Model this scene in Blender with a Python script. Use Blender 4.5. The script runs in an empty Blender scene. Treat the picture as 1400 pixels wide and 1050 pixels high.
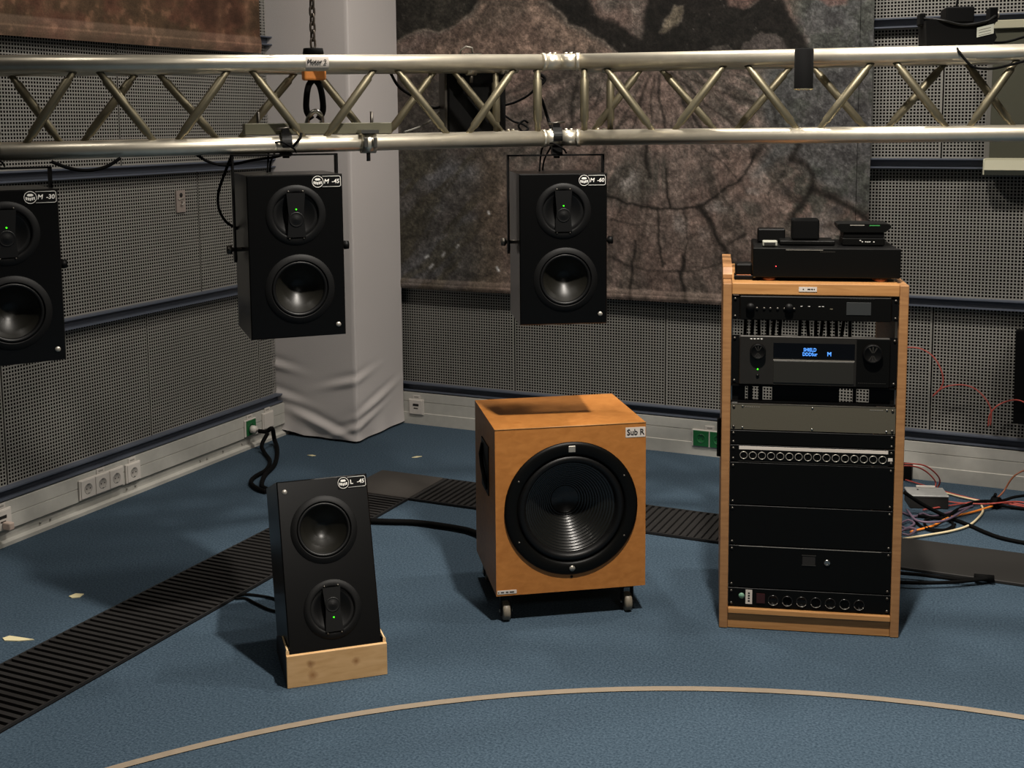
import bpy, bmesh, math, random
import numpy as np
from mathutils import Vector, Matrix, Euler
random.seed(4); R = math.radians
S = bpy.context.scene
COL = S.collection

# ------------------------------------------------------------------ camera
F, PCX, PCY = 1646.0, 700.0, 366.0
PITCH, ROLL, YAW = R(6.77), R(-0.47), R(24.86)
CAM = np.array([0.0, 0.0, 1.55])
fwd = np.array([-math.sin(YAW)*math.cos(PITCH), math.cos(YAW)*math.cos(PITCH), -math.sin(PITCH)])
right0 = np.array([math.cos(YAW), math.sin(YAW), 0.0]); up0 = np.cross(right0, fwd)
cr = right0*math.cos(ROLL)+up0*math.sin(ROLL); cu = up0*math.cos(ROLL)-right0*math.sin(ROLL)
cam_data = bpy.data.cameras.new('camera'); cam = bpy.data.objects.new('camera', cam_data); COL.objects.link(cam)
cam_data.sensor_width = 36.0; cam_data.lens = F/1400*36.0
cam_data.shift_y = -(525-PCY)/1400; cam_data.clip_start = 0.05
m = Matrix.Identity(4)
for i in range(3):
    m[i][0] = cr[i]; m[i][1] = cu[i]; m[i][2] = -fwd[i]; m[i][3] = CAM[i]
cam.matrix_world = m
S.camera = cam

# ------------------------------------------------------------------ exposure, world, lamps
S.view_settings.view_transform = 'Standard'; S.view_settings.look = 'None'
S.view_settings.gamma = 1.0; S.view_settings.use_curve_mapping = False
S.view_settings.exposure = 0.0
W = bpy.data.worlds.new('world'); S.world = W; W.use_nodes = True
W.node_tree.nodes['Background'].inputs[0].default_value = (0.02, 0.022, 0.025, 1)
W.node_tree.nodes['Background'].inputs[1].default_value = 1.0
CEIL = 3.4
WARM = (1.0, 0.93, 0.84)
#        x,    y,   watts, radius, colour, cone angle (None = open lamp)
LAMPS = [(-0.50, 2.40, 520, 0.06, WARM, 108),
         (-2.00, 3.85, 34, 0.07, WARM, None),
         (-0.75, 4.10, 34, 0.07, WARM, None),
         (0.90, 4.10, 34, 0.07, WARM, None),
         (-2.40, 1.60, 6, 0.07, WARM, None),
         (1.90, -0.6, 34, 0.45, WARM, None)]  # added wide fill lamp, brightens the fronts of rack and subwoofer

# ------------------------------------------------------------------ pixel helpers (directions only)
def ray(x, y): return fwd+cr*(x-PCX)/F-cu*(y-PCY)/F
def px_floor(x, y, z=0.0):
    d = ray(x, y); return CAM+d*((z-CAM[2])/d[2])
def px_Y(x, y, Y):
    d = ray(x, y); return CAM+d*(Y/d[1])
def px_X(x, y, X):
    d = ray(x, y); return CAM+d*(X/d[0])
def px_plane(x, y, p0, n):
    d = ray(x, y); n = np.asarray(n, float); p0 = np.asarray(p0, float)
    return CAM+d*((n@(p0-CAM))/(n@d))

# ------------------------------------------------------------------ materials
def mat(name, rgb, rough=0.6, metal=0.0, spec=0.5, noise=0.0, nscale=40.0, bump=0.0, bscale=200.0, emit=None, estr=0.0, rgb2=None):
    """rgb in sRGB 0-255"""
    def lin(c): return tuple(((v/255)/12.92 if v/255 <= 0.04045 else ((v/255+0.055)/1.055)**2.4) for v in c)
    M = bpy.data.materials.new(name); M.use_nodes = True
    nt = M.node_tree; b = nt.nodes['Principled BSDF']
    c = lin(rgb)
    b.inputs['Base Color'].default_value = (*c, 1); b.inputs['Roughness'].default_value = rough
    b.inputs['Metallic'].default_value = metal; b.inputs['Specular IOR Level'].default_value = spec
    if noise or rgb2 or bump:
        tc = nt.nodes.new('ShaderNodeTexCoord')
    if noise or rgb2:
        n = nt.nodes.new('ShaderNodeTexNoise'); n.inputs['Scale'].default_value = nscale; n.inputs['Detail'].default_value = 5
        nt.links.new(tc.outputs['Object'], n.inputs['Vector'])
        r = nt.nodes.new('ShaderNodeValToRGB')
        c2 = lin(rgb2) if rgb2 else tuple(v*(1+noise) for v in c)
        c1 = c if rgb2 else tuple(v*(1-noise) for v in c)
        r.color_ramp.elements[0].position = 0.3; r.color_ramp.elements[1].position = 0.7
        r.color_ramp.elements[0].color = (*c1, 1); r.color_ramp.elements[1].color = (*c2, 1)
        nt.links.new(n.outputs['Fac'], r.inputs['Fac']); nt.links.new(r.outputs['Color'], b.inputs['Base Color'])
    if bump:
        n2 = nt.nodes.new('ShaderNodeTexNoise'); n2.inputs['Scale'].default_value = bscale; n2.inputs['Detail'].default_value = 3
        nt.links.new(tc.outputs['Object'], n2.inputs['Vector'])
        bp = nt.nodes.new('ShaderNodeBump'); bp.inputs['Strength'].default_value = bump; bp.inputs['Distance'].default_value = 0.004
        nt.links.new(n2.outputs['Fac'], bp.inputs['Height']); nt.links.new(bp.outputs['Normal'], b.inputs['Normal'])
    if emit:
        b.inputs['Emission Color'].default_value = (*lin(emit), 1); b.inputs['Emission Strength'].default_value = estr
    return M

def wood_mat(name, c1, c2, scale=(1.2, 1.2, 14), rough=0.45, knots=None):
    def lin(c): return tuple(((v/255)/12.92 if v/255 <= 0.04045 else ((v/255+0.055)/1.055)**2.4) for v in c)
    M = bpy.data.materials.new(name); M.use_nodes = True; nt = M.node_tree; b = nt.nodes['Principled BSDF']
    b.inputs['Roughness'].default_value = rough
    tc = nt.nodes.new('ShaderNodeTexCoord'); mp = nt.nodes.new('ShaderNodeMapping'); mp.inputs['Scale'].default_value = scale
    nt.links.new(tc.outputs['Object'], mp.inputs['Vector'])
    n = nt.nodes.new('ShaderNodeTexNoise'); n.inputs['Scale'].default_value = 6; n.inputs['Detail'].default_value = 6; n.inputs['Distortion'].default_value = 0.6
    nt.links.new(mp.outputs['Vector'], n.inputs['Vector'])
    r = nt.nodes.new('ShaderNodeValToRGB'); r.color_ramp.elements[0].position = 0.3; r.color_ramp.elements[1].position = 0.72
    r.color_ramp.elements[0].color = (*lin(c1), 1); r.color_ramp.elements[1].color = (*lin(c2), 1)
    nt.links.new(n.outputs['Fac'], r.inputs['Fac']); last = r.outputs['Color']
    for (kx, kz, rad, col) in (knots or []):
        # an oval knot in the board's own x-z plane
        sx = nt.nodes.new('ShaderNodeSeparateXYZ'); nt.links.new(tc.outputs['Object'], sx.inputs[0])
        cmb = nt.nodes.new('ShaderNodeCombineXYZ'); nt.links.new(sx.outputs[0], cmb.inputs[0]); nt.links.new(sx.outputs[2], cmb.inputs[2])
        nz = nt.nodes.new('ShaderNodeTexNoise'); nz.inputs['Scale'].default_value = 60
        nt.links.new(tc.outputs['Object'], nz.inputs['Vector'])
        dd = nt.nodes.new('ShaderNodeVectorMath'); dd.operation = 'DISTANCE'; dd.inputs[1].default_value = (kx, 0, kz)
        nt.links.new(cmb.outputs[0], dd.inputs[0])
        ad = nt.nodes.new('ShaderNodeMath'); ad.operation = 'MULTIPLY_ADD'; ad.inputs[1].default_value = 0.012
        nt.links.new(nz.outputs['Fac'], ad.inputs[0]); nt.links.new(dd.outputs['Value'], ad.inputs[2])
        mr = nt.nodes.new('ShaderNodeMapRange'); mr.inputs['From Min'].default_value = 0.006; mr.inputs['From Max'].default_value = rad+0.008
        mr.inputs['To Min'].default_value = 0.85; mr.inputs['To Max'].default_value = 0
        nt.links.new(ad.outputs[0], mr.inputs['Value'])
        mx = nt.nodes.new('ShaderNodeMix'); mx.data_type = 'RGBA'; mx.inputs[7].default_value = (*lin(col), 1)
        nt.links.new(mr.outputs[0], mx.inputs[0]); nt.links.new(last, mx.inputs[6]); last = mx.outputs[2]
    nt.links.new(last, b.inputs['Base Color'])
    return M

def print_mat(name, rough=0.85, fine=0.35, scale=160):
    M = bpy.data.materials.new(name); M.use_nodes = True; nt = M.node_tree; b = nt.nodes['Principled BSDF']
    b.inputs['Roughness'].default_value = rough; b.inputs['Specular IOR Level'].default_value = 0.2
    a = nt.nodes.new('ShaderNodeVertexColor'); a.layer_name = 'print'
    tc = nt.nodes.new('ShaderNodeTexCoord')
    n = nt.nodes.new('ShaderNodeTexNoise'); n.inputs['Scale'].default_value = scale; n.inputs['Detail'].default_value = 4
    nt.links.new(tc.outputs['Object'], n.inputs['Vector'])
    mr = nt.nodes.new('ShaderNodeMapRange'); mr.inputs['From Min'].default_value = 0.25; mr.inputs['From Max'].default_value = 0.75
    mr.inputs['To Min'].default_value = 1-fine; mr.inputs['To Max'].default_value = 1+fine
    nt.links.new(n.outputs['Fac'], mr.inputs['Value'])
    mx = nt.nodes.new('ShaderNodeMix'); mx.data_type = 'RGBA'; mx.blend_type = 'MULTIPLY'; mx.inputs[0].default_value = 1
    nt.links.new(a.outputs['Color'], mx.inputs[6]); nt.links.new(mr.outputs[0], mx.inputs[7])
    nt.links.new(mx.outputs[2], b.inputs['Base Color'])
    return M

M = dict(
    carpet=mat('carpet', (46, 61, 74), 0.95, spec=0.1, rgb2=(78, 95, 109), nscale=150, bump=0.6, bscale=420),
    panel=mat('panel_paint', (138, 136, 130), 0.55, noise=0.06, nscale=6),
    backing=mat('felt_backing', (7, 7, 6), 0.95, spec=0.05),
    rail=mat('rail_paint', (82, 88, 100), 0.5),
    plaster=mat('plaster', (84, 82, 78), 0.9, noise=0.04, nscale=8),
    ceil=mat('ceiling_paint', (70, 69, 67), 0.95),
    alu_duct=mat('duct_aluminium', (184, 182, 174), 0.5, metal=0.0, noise=0.05, nscale=30),
    cloth=mat('white_cloth', (205, 199, 196), 0.95, spec=0.1, bump=0.15, bscale=300),
    alu=mat('truss_aluminium', (218, 210, 192), 0.38, metal=0.86, noise=0.08, nscale=18),
    alub=mat('brace_aluminium', (122, 115, 95), 0.48, metal=0.8, noise=0.12, nscale=30),
    steel=mat('steel', (176, 174, 168), 0.28, metal=1.0),
    dsteel=mat('dark_steel', (92, 88, 82), 0.42, metal=0.9),
    chain=mat('chain_steel', (88, 80, 72), 0.45, metal=0.8),
    orange=mat('orange_block', (206, 128, 58), 0.55, noise=0.1, nscale=60),
    black=mat('black_plastic', (7, 7, 7), 0.5, spec=0.15),
    rubber=mat('black_rubber', (6, 6, 6), 0.8, spec=0.1),
    cab=mat('black_cabinet', (5, 5, 5), 0.28, spec=0.4, noise=0.15, nscale=90),
    cabg=mat('black_gear', (6, 6, 5), 0.45, spec=0.18),
    cone=mat('speaker_cone', (22, 21, 17), 0.40, spec=0.4),
    cone2=mat('sub_cone', (20, 20, 18), 0.27, spec=0.6),
    surround=mat('rubber_surround', (8, 8, 8), 0.45, spec=0.3),
    frame=mat('driver_frame', (8, 8, 8), 0.55, spec=0.2),
    led=mat('green_led', (40, 255, 30), 0.4, emit=(60, 255, 20), estr=3.0),
    red=mat('red_led', (255, 60, 60), 0.4, emit=(255, 80, 90), estr=1.2),
    lightrim=mat('bare_metal_rim', (240, 225, 185), 0.25, metal=0.8),
    white=mat('white_print', (225, 222, 215), 0.6),
    label=mat('white_label', (205, 196, 186), 0.7),
    ink=mat('black_ink', (20, 16, 14), 0.7),
    badge=mat('silver_badge', (165, 160, 150), 0.35, metal=0.5),
    oak=wood_mat('oak_veneer', (144, 102, 64), (168, 124, 80), (2.0, 2.0, 16)),
    oakh=wood_mat('oak_veneer_flat', (162, 114, 66), (190, 140, 86), (1.0, 16, 16)),
    subw=wood_mat('sub_veneer', (164, 104, 46), (182, 120, 58), (5, 5, 9)),
    pine=wood_mat('pine_board', (198, 156, 104), (216, 176, 126), (2, 6, 10), 0.6,
                  [(-0.075, 0.064, 0.012, (120, 74, 32)), (-0.07, 0.03, 0.016, (150, 100, 52)), (0.052, 0.053, 0.013, (140, 92, 46))]),
    film=mat('dark_film', (30, 30, 33), 0.5, spec=0.3),
    pine_edge=mat('pine_edge', (216, 186, 140), 0.7),
    grey=mat('grey_panel', (80, 76, 64), 0.5, noise=0.06, nscale=300),
    recv=mat('receiver_front', (50, 48, 45), 0.32, metal=0.5, noise=0.05, nscale=60),
    glassb=mat('black_glass', (8, 9, 12), 0.12),
    blue=mat('blue_display', (80, 150, 240), 0.5, emit=(70, 140, 240), estr=1.0),
    greenp=mat('green_socket', (24, 96, 50), 0.5),
    whitep=mat('white_socket', (206, 200, 192), 0.45),
    hole=mat('dark_hole', (22, 20, 18), 0.8),
    copper=mat('copper_foot', (170, 104, 70), 0.35, metal=0.7),
    tape=mat('beige_tape', (140, 126, 108), 0.8, noise=0.06, nscale=40),
    scrap=mat('tape_scrap', (226, 214, 170), 0.8),
    gr_slat=mat('grille_slat', (25, 23, 22), 0.6),
    gr_plate=mat('grille_plate', (54, 50, 46), 0.7, noise=0.1, nscale=200),
    gr_cover=mat('grille_cover', (28, 26, 23), 0.7, noise=0.1, nscale=200),
    redc=mat('red_cable', (176, 76, 66), 0.5),
    orangec=mat('orange_cable', (240, 140, 50), 0.5),
    creamc=mat('cream_cable', (226, 208, 168), 0.5),
    violetc=mat('violet_cable', (104, 86, 104), 0.5),
    galv=mat('galvanised_box', (150, 150, 148), 0.4, metal=0.1, noise=0.08, nscale=50),
    cream=mat('cream_frame', (164, 161, 138), 0.5),
    board=mat('board_surface', (74, 74, 63), 0.3),
    lampm=mat('lamp_lens', (255, 240, 215), 0.5, emit=(255, 236, 205), estr=6.0),
    beam=mat('beam_steel', (84, 82, 66), 0.55, metal=0.3),
    wheel=mat('caster_wheel', (120, 112, 98), 0.5),
    ban_b=print_mat('stump_print'), ban_l=print_mat('rust_print', fine=0.25),
)

# ------------------------------------------------------------------ builders
class MB:
    def __init__(s): s.v = []; s.f = []; s.smooth = []
    def quad(s, a, b, c, d): n = len(s.v); s.v += [tuple(a), tuple(b), tuple(c), tuple(d)]; s.f.append((n, n+1, n+2, n+3)); s.smooth.append(False); return s
    def box(s, x0, x1, y0, y1, z0, z1):
        n = len(s.v)
        s.v += [(x0, y0, z0), (x1, y0, z0), (x1, y1, z0), (x0, y1, z0), (x0, y0, z1), (x1, y0, z1), (x1, y1, z1), (x0, y1, z1)]
        for q in ((0, 3, 2, 1), (4, 5, 6, 7), (0, 1, 5, 4), (1, 2, 6, 5), (2, 3, 7, 6), (3, 0, 4, 7)):
            s.f.append(tuple(n+i for i in q)); s.smooth.append(False)
        return s
    def bbox(s, x0, x1, y0, y1, z0, z1, b=0.004, seg=2):
        bm = bmesh.new(); bmesh.ops.create_cube(bm, size=1)
        for v in bm.verts:
            v.co = ((x0+x1)/2+v.co.x*(x1-x0), (y0+y1)/2+v.co.y*(y1-y0), (z0+z1)/2+v.co.z*(z1-z0))
        bmesh.ops.bevel(bm, geom=list(bm.edges), offset=b, segments=seg, affect='EDGES', profile=0.5)
        s.add_bm(bm); bm.free(); return s
    def add_bm(s, bm, smooth=False):
        n = len(s.v); bm.verts.index_update()
        s.v += [tuple(v.co) for v in bm.verts]
        for f in bm.faces: s.f.append(tuple(n+v.index for v in f.verts)); s.smooth.append(smooth)
    def tube(s, pts, r, n=10, closed=False, caps=True):
        pts = [Vector(p) for p in pts]; N = len(pts); base = len(s.v)
        rs = r if isinstance(r, (list, tuple)) else [r]*N
        tang = []
        for i in range(N):
            if closed: t = pts[(i+1) % N]-pts[i-1]
            else: t = pts[min(i+1, N-1)]-pts[max(i-1, 0)]
            tang.append(t.normalized() if t.length > 1e-9 else Vector((0, 0, 1)))
        ref = Vector((0, 0, 1)) if abs(tang[0].z) < 0.9 else Vector((1, 0, 0))
        u = (ref-tang[0]*ref.dot(tang[0])).normalized()
        for i in range(N):
            u = (u-tang[i]*u.dot(tang[i])).normalized(); w = tang[i].cross(u)
            for k in range(n):
                a = 2*math.pi*k/n; s.v.append(tuple(pts[i]+(u*math.cos(a)+w*math.sin(a))*rs[i]))
        for i in range(N if closed else N-1):
            j = (i+1) % N
            for k in range(n):
                k2 = (k+1) % n; s.f.append((base+i*n+k, base+i*n+k2, base+j*n+k2, base+j*n+k)); s.smooth.append(True)
        if caps and not closed:
            s.f.append(tuple(base+k for k in reversed(range(n)))); s.smooth.append(False)
            s.f.append(tuple(base+(N-1)*n+k for k in range(n))); s.smooth.append(False)
        return s
    def lathe(s, prof, n=40, cx=0, cz=0, cy=0, axis='y', smooth=True):
        """prof: (radius, offset along axis) pairs"""
        base = len(s.v)
        for (r, o) in prof:
            for k in range(n):
                a = 2*math.pi*k/n; c, d = r*math.cos(a), r*math.sin(a)
                if axis == 'y': s.v.append((cx+c, cy+o, cz+d))
                elif axis == 'z': s.v.append((cx+c, cy+d, cz+o))
                else: s.v.append((cx+o, cy+c, cz+d))
        for i in range(len(prof)-1):
            for k in range(n):
                k2 = (k+1) % n; s.f.append((base+i*n+k, base+(i+1)*n+k, base+(i+1)*n+k2, base+i*n+k2)); s.smooth.append(smooth)
        return s
    def prism(s, poly, y0, y1, plane='xz'):
        """polygon in a plane, extruded along the third axis"""
        n = len(poly); base = len(s.v)
        for o in (y0, y1):
            for (a, b) in poly:
                s.v.append({'xz': (a, o, b), 'xy': (a, b, o), 'yz': (o, a, b)}[plane])
        s.f.append(tuple(base+i for i in range(n))); s.f.append(tuple(base+n+i for i in reversed(range(n)))); s.smooth += [False, False]
        for i in range(n):
            j = (i+1) % n; s.f.append((base+i, base+n+i, base+n+j, base+j)); s.smooth.append(False)
        return s
    def build(s, name, material, parent=None, loc=None, rot=None, fix=True):
        me = bpy.data.meshes.new(name); me.from_pydata(s.v, [], s.f)
        if len(s.smooth) == len(s.f): me.polygons.foreach_set('use_smooth', s.smooth)
        me.materials.append(M[material] if isinstance(material, str) else material)
        if fix:
            bm = bmesh.new(); bm.from_mesh(me); bmesh.ops.recalc_face_normals(bm, faces=bm.faces); bm.to_mesh(me); bm.free()
        me.update()
        o = bpy.data.objects.new(name, me); COL.objects.link(o)
        if parent: o.parent = parent
        if loc is not None: o.location = loc
        if rot is not None: o.rotation_euler = rot
        return o

def empty(name, loc=(0, 0, 0), rz=0.0, rx=0.0):
    o = bpy.data.objects.new(name, None); COL.objects.link(o); o.empty_display_size = 0.1
    o.location = loc; o.rotation_euler = (rx, 0, rz); return o
def tag(o, label, cat, group=None, kind=None):
    o['label'] = label; o['category'] = cat
    if group: o['group'] = group
    if kind: o['kind'] = kind
    return o
def struct(o): o['kind'] = 'structure'; return o
def share(src, name, parent, loc, rot=None):
    o = bpy.data.objects.new(name, src.data); COL.objects.link(o); o.parent = parent; o.location = loc
    if rot is not None: o.rotation_euler = rot
    return o
def text(body, size, material, parent, loc, rot=(R(90), 0, 0), name='lettering', align='CENTER', sx=1.0, bold=0.0, depth=0.0003, shear=0.0):
    cu_ = bpy.data.curves.new('t', 'FONT'); cu_.body = body; cu_.size = size; cu_.align_x = align; cu_.align_y = 'CENTER'
    cu_.extrude = depth; cu_.bevel_depth = size*0.02; cu_.bevel_resolution = 0; cu_.resolution_u = 3; cu_.shear = shear
    t = bpy.data.objects.new('t', cu_); COL.objects.link(t)
    dg = bpy.context.evaluated_depsgraph_get(); me = bpy.data.meshes.new_from_object(t.evaluated_get(dg))
    bpy.data.objects.remove(t); bpy.data.curves.remove(cu_)
    me.name = name; me.materials.clear(); me.materials.append(M[material])
    o = bpy.data.objects.new(name, me); COL.objects.link(o); o.parent = parent; o.location = loc; o.rotation_euler = rot; o.scale = (sx, 1, 1)
    return o
def smooth_path(pts, n=8):
    pts = [Vector(p) for p in pts]; out = []
    P = [pts[0]*2-pts[1]]+pts+[pts[-1]*2-pts[-2]]
    for i in range(1, len(P)-2):
        a, b, c, d = P[i-1], P[i], P[i+1], P[i+2]
        for k in range(n):
            t = k/n
            out.append(0.5*((2*b)+(c-a)*t+(2*a-5*b+4*c-d)*t*t+(3*b-a-3*c+d)*t**3))
    out.append(P[-2]); return out
def cable(name, pts, r, material, label=None, cat='cable', group=None, parent=None, n=8):
    p = smooth_path(pts); b = p[0].copy()
    if parent: b = Vector((0, 0, 0))
    o = MB().tube([q-b for q in p], r, n).build(name, material, parent, loc=None if parent else b)
    if label: tag(o, label, cat, group)
    return o

# ------------------------------------------------------------------ the room
XW, YW = -3.551, 5.375            # front planes of the skirting ducts
XP, YP = XW-0.045, YW+0.045       # planes of the perforated panels
XR, YF = 5.2, -4.2
struct(MB().box(XP-0.25, XR+0.2, YF-0.2, YP+0.25, -0.1, 0).build('floor', 'carpet'))
struct(MB().box(XP-0.25, XR+0.2, YF-0.2, YP+0.25, CEIL, CEIL+0.1).build('ceiling', 'ceil'))
struct(MB().box(XR, XR+0.2, YF-0.2, YP+0.25, 0, CEIL).build('wall_right', 'plaster'))
struct(MB().box(XP-0.25, XR, YF-0.2, YF, 0, CEIL).build('wall_front', 'plaster'))
wall_back = struct(MB().box(XP-0.25, XR, YP+0.05, YP+0.25, 0, CEIL).build('wall_back', 'backing'))
wall_left = struct(MB().box(XP-0.25, XP-0.05, YF, YP+0.05, 0, CEIL).build('wall_left', 'backing'))

PITCH_H = 0.0139; HOLE = 0.0086
def perf_panel(wall, u0, u1, z0, z1, side):
    """a sheet with a grid of square holes, u along the wall"""
    nx = max(1, int((u1-u0-0.006)/PITCH_H)); nz = max(1, int((z1-z0-0.004)/PITCH_H))
    mu = (u1-u0-nx*PITCH_H)/2+(PITCH_H-HOLE)/2; mz = (z1-z0-nz*PITCH_H)/2+(PITCH_H-HOLE)/2
    quads = []
    g = 0.003
    ua, ub = u0+g, u1-g
    zs = [z0]
    for j in range(nz):
        zb = z0+mz+j*PITCH_H; quads.append((ua, ub, zs[-1], zb))
        us = ua
        for i in range(nx):
            h0 = u0+mu+i*PITCH_H; quads.append((us, h0, zb, zb+HOLE)); us = h0+HOLE
        quads.append((us, ub, zb, zb+HOLE)); zs.append(zb+HOLE)
    quads.append((ua, ub, zs[-1], z1))
    q = np.array(quads); n = len(q); v = np.zeros((n, 4, 3))
    if side == 'back':
        for k, (a, b) in enumerate(((0, 2), (1, 2), (1, 3), (0, 3))): v[:, k, 0] = q[:, a]; v[:, k, 2] = q[:, b]
        v[:, :, 1] = YP
    else:
        for k, (a, b) in enumerate(((0, 2), (1, 2), (1, 3), (0, 3))): v[:, k, 1] = q[:, a]; v[:, k, 2] = q[:, b]
        v[:, :, 0] = XP
    me = bpy.data.meshes.new('panel'); me.vertices.add(4*n); me.vertices.foreach_set('co', v.reshape(-1))
    me.loops.add(4*n); me.loops.foreach_set('vertex_index', np.arange(4*n, dtype=np.int32))
    me.polygons.add(n); me.polygons.foreach_set('loop_start', np.arange(0, 4*n, 4, dtype=np.int32)); me.polygons.foreach_set('loop_total', np.full(n, 4, dtype=np.int32))
    me.update(); me.validate(); me.materials.append(M['panel'])
    o = bpy.data.objects.new('panel', me); COL.objects.link(o); o.parent = wall
    return o
# rail heights (top edge), rails are open channels between the panel rows
RAILS = [0.172, 0.760, 1.352, 1.944, 2.536]; RH = 0.042
rows = [(RAILS[i]+RH-0.002, RAILS[i+1]+0.002) for i in range(4)]
for (z0, z1), seams in zip(rows, ([-3.2, -2.50, -1.71, -0.51, 0.68], [-3.2, -2.1, -0.91, 0.28, 1.0], [-3.2, -2.89, -1.70, -0.50, 0.69], [-3.2, -2.1, -0.91, 0.28, 1.0])):
    for a, b in zip(seams[:-1], seams[1:]): perf_panel(wall_back, a, b, z0, z1, 'back')
for (z0, z1), seams in zip(rows, ([2.1, 3.21, 4.0, 4.78, 5.1], [2.1, 3.18, 4.37, 5.1], [2.1, 2.70, 3.89, 5.08], [2.1, 3.18, 4.37, 5.1])):
    for a, b in zip(seams[:-1], seams[1:]): perf_panel(wall_left, a, b, z0, z1, 'left')
# plain wall surface beyond the panelled part
MB().box(1.0, XR, YP, YP+0.05, 0, CEIL).build('plain_wall', 'plaster', wall_back)
MB().box(XP-0.05, 1.0, YP, YP+0.05, RAILS[4], CEIL).build('plain_wall', 'plaster', wall_back)
MB().box(XP-0.05, XP, YF, 2.1, 0, CEIL).build('plain_wall', 'plaster', wall_left)
MB().box(XP-0.05, XP, 2.1, YP, RAILS[4], CEIL).build('plain_wall', 'plaster', wall_left)
RD = 0.038; LIP = 0.006
def rail_profile(z): return [(0, z), (0, z+RH), (RD, z+RH), (RD, z+RH-LIP), (0.008, z+RH-LIP), (0.008, z+LIP), (RD, z+LIP), (RD, z)]
for z in RAILS[:5]:
    MB().prism([(YP-d, zz) for d, zz in rail_profile(z)], -3.2, 1.0, 'yz').build('rail', 'rail', wall_back)
    MB().prism([(-(XP+d), zz) for d, zz in rail_profile(z)], 2.1, 5.1, 'xz').build('rail', 'rail', wall_left).matrix_local = Matrix(((-1, 0, 0, 0), (0, 1, 0, 0), (0, 0, 1, 0), (0, 0, 0, 1)))
# the blue sill strip under the lowest rail
# skirting ducts
bb = struct(MB().prism([(YP+0.05, 0), (YP+0.05, 0.166), (YW, 0.166), (YW, 0.122), (YW+0.003, 0.121), (YW+0.003, 0.119), (YW, 0.118), (YW, 0.062), (YW-0.004, 0.060), (YW-0.004, 0.0)], -3.2, 1.0, 'yz').build('baseboard_back', 'alu_duct'))
bl = struct(MB().prism([(XP-0.05, 0), (XP-0.05, 0.166), (XW, 0.166), (XW, 0.118), (XW-0.003, 0.117), (XW-0.003, 0.115), (XW, 0.114), (XW, 0.062), (XW-0.016, 0.058), (XW-0.014, 0.022), (XW+0.002, 0.014), (XW+0.002, 0.0)], 2.1, 5.0, 'xz').build('baseboard_left', 'alu_duct'))
scr0 = None
for (x, y) in [(55, 715), (69, 710), (173, 669), (185, 664), (274, 630), (283, 627), (305, 617), (331, 607)]:
    p = px_X(x, y, XW-0.012)
    if scr0 is None: scr0 = MB().lathe([(0.001, 0.004), (0.004, 0.003), (0.0045, 0)], 8, axis='x').build('screw', 'steel', bl, loc=p)
    else: share(scr0, 'screw', bl, p)

# ------------------------------------------------------------------ column wrapped in white cloth
def column():
    x0, x1, y0, y1 = -3.615, -3.122, 4.918, 5.37
    per = []                                       # perimeter left-front -> right-front -> right-back
    nf, ns = 60, 40
    for i in range(nf+1): per.append((x0+(x1-x0)*i/nf, y0, 0, -1))
    for i in range(1, ns+1): per.append((x1, y0+(y1-y0)*i/ns, 1, 0))
    zs = [0.012+0.9*(k/70)**1.3 for k in range(70)]+[0.95+0.4*k for k in range(1, 10)]+[CEIL-0.001]
    mb = MB(); rng = random.Random(2)
    folds = [(0.25, 0.10, 0.05, 0.5), (0.06, 0.2, 0.04, 0.35), (0.42, 0.05, 0.04, 0.5), (0.62, 0.08, 0.03, -0.55), (0.75, 0.17, 0.035, -0.6), (0.55, 0.30, 0.03, -0.4), (0.0, 0.36, 0.03, 0.3)]
    n = len(per)
    for z in zs:
        s = 0
        for k, (x, y, nx, ny) in enumerate(per):
            s = k/(n-1)
            d = 0.0
            for (fs, fz, wd, sl) in folds:
                t = (z-fz)+sl*(s-fs)*0.5
                env = math.exp(-((s-fs)/0.16)**2)
                d += 0.010*env*math.exp(-(t/(wd*0.55))**2)-0.005*env*math.exp(-((t-0.035)/(wd*0.5))**2)
            d += 0.010*max(0, 1-z/0.10)**2*(0.6+0.4*math.sin(s*34))
            lift = 0.03*max(0, 1-s/0.22)*max(0, 1-z/0.06) if s < 0.22 else 0
            c = min(1, abs(k-nf)/2.0); d -= 0.004*(1-c)
            mb.v.append((x+nx*d, y+ny*d, z+lift))
    for j in range(len(zs)-1):
        for k in range(n-1):
            mb.f.append((j*n+k, j*n+k+1, (j+1)*n+k+1, (j+1)*n+k)); mb.smooth.append(True)
    me = mb.build('column', 'cloth')
    tag(me, 'square room column wrapped in white cloth, standing in the wall corner', 'column')
    return me
column()

# ------------------------------------------------------------------ printed banners
def vnoise(x, y, seed):
    xi = np.floor(x).astype(np.int64); yi = np.floor(y).astype(np.int64); fx = x-xi; fy = y-yi
    fx = fx*fx*(3-2*fx); fy = fy*fy*(3-2*fy)
    def h(a, b):
        n = (a*374761393+b*668265263+seed*974634777) & 0xffffffff
        n = ((n ^ (n >> 13))*1274126177) & 0xffffffff
        return ((n ^ (n >> 16)) & 0xffff)/65535.0
    return (h(xi, yi)*(1-fx)+h(xi+1, yi)*fx)*(1-fy)+(h(xi, yi+1)*(1-fx)+h(xi+1, yi+1)*fx)*fy
def fbm(x, y, seed, oct=5):
    a = 0; t = 0; w = 1.0
    for o in range(oct): a = a+w*vnoise(x*2**o, y*2**o, seed+o); t += w; w *= 0.55
    return a/t
def sstep(a, b, x): t = np.clip((x-a)/(b-a), 0, 1); return t*t*(3-2*t)
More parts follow.
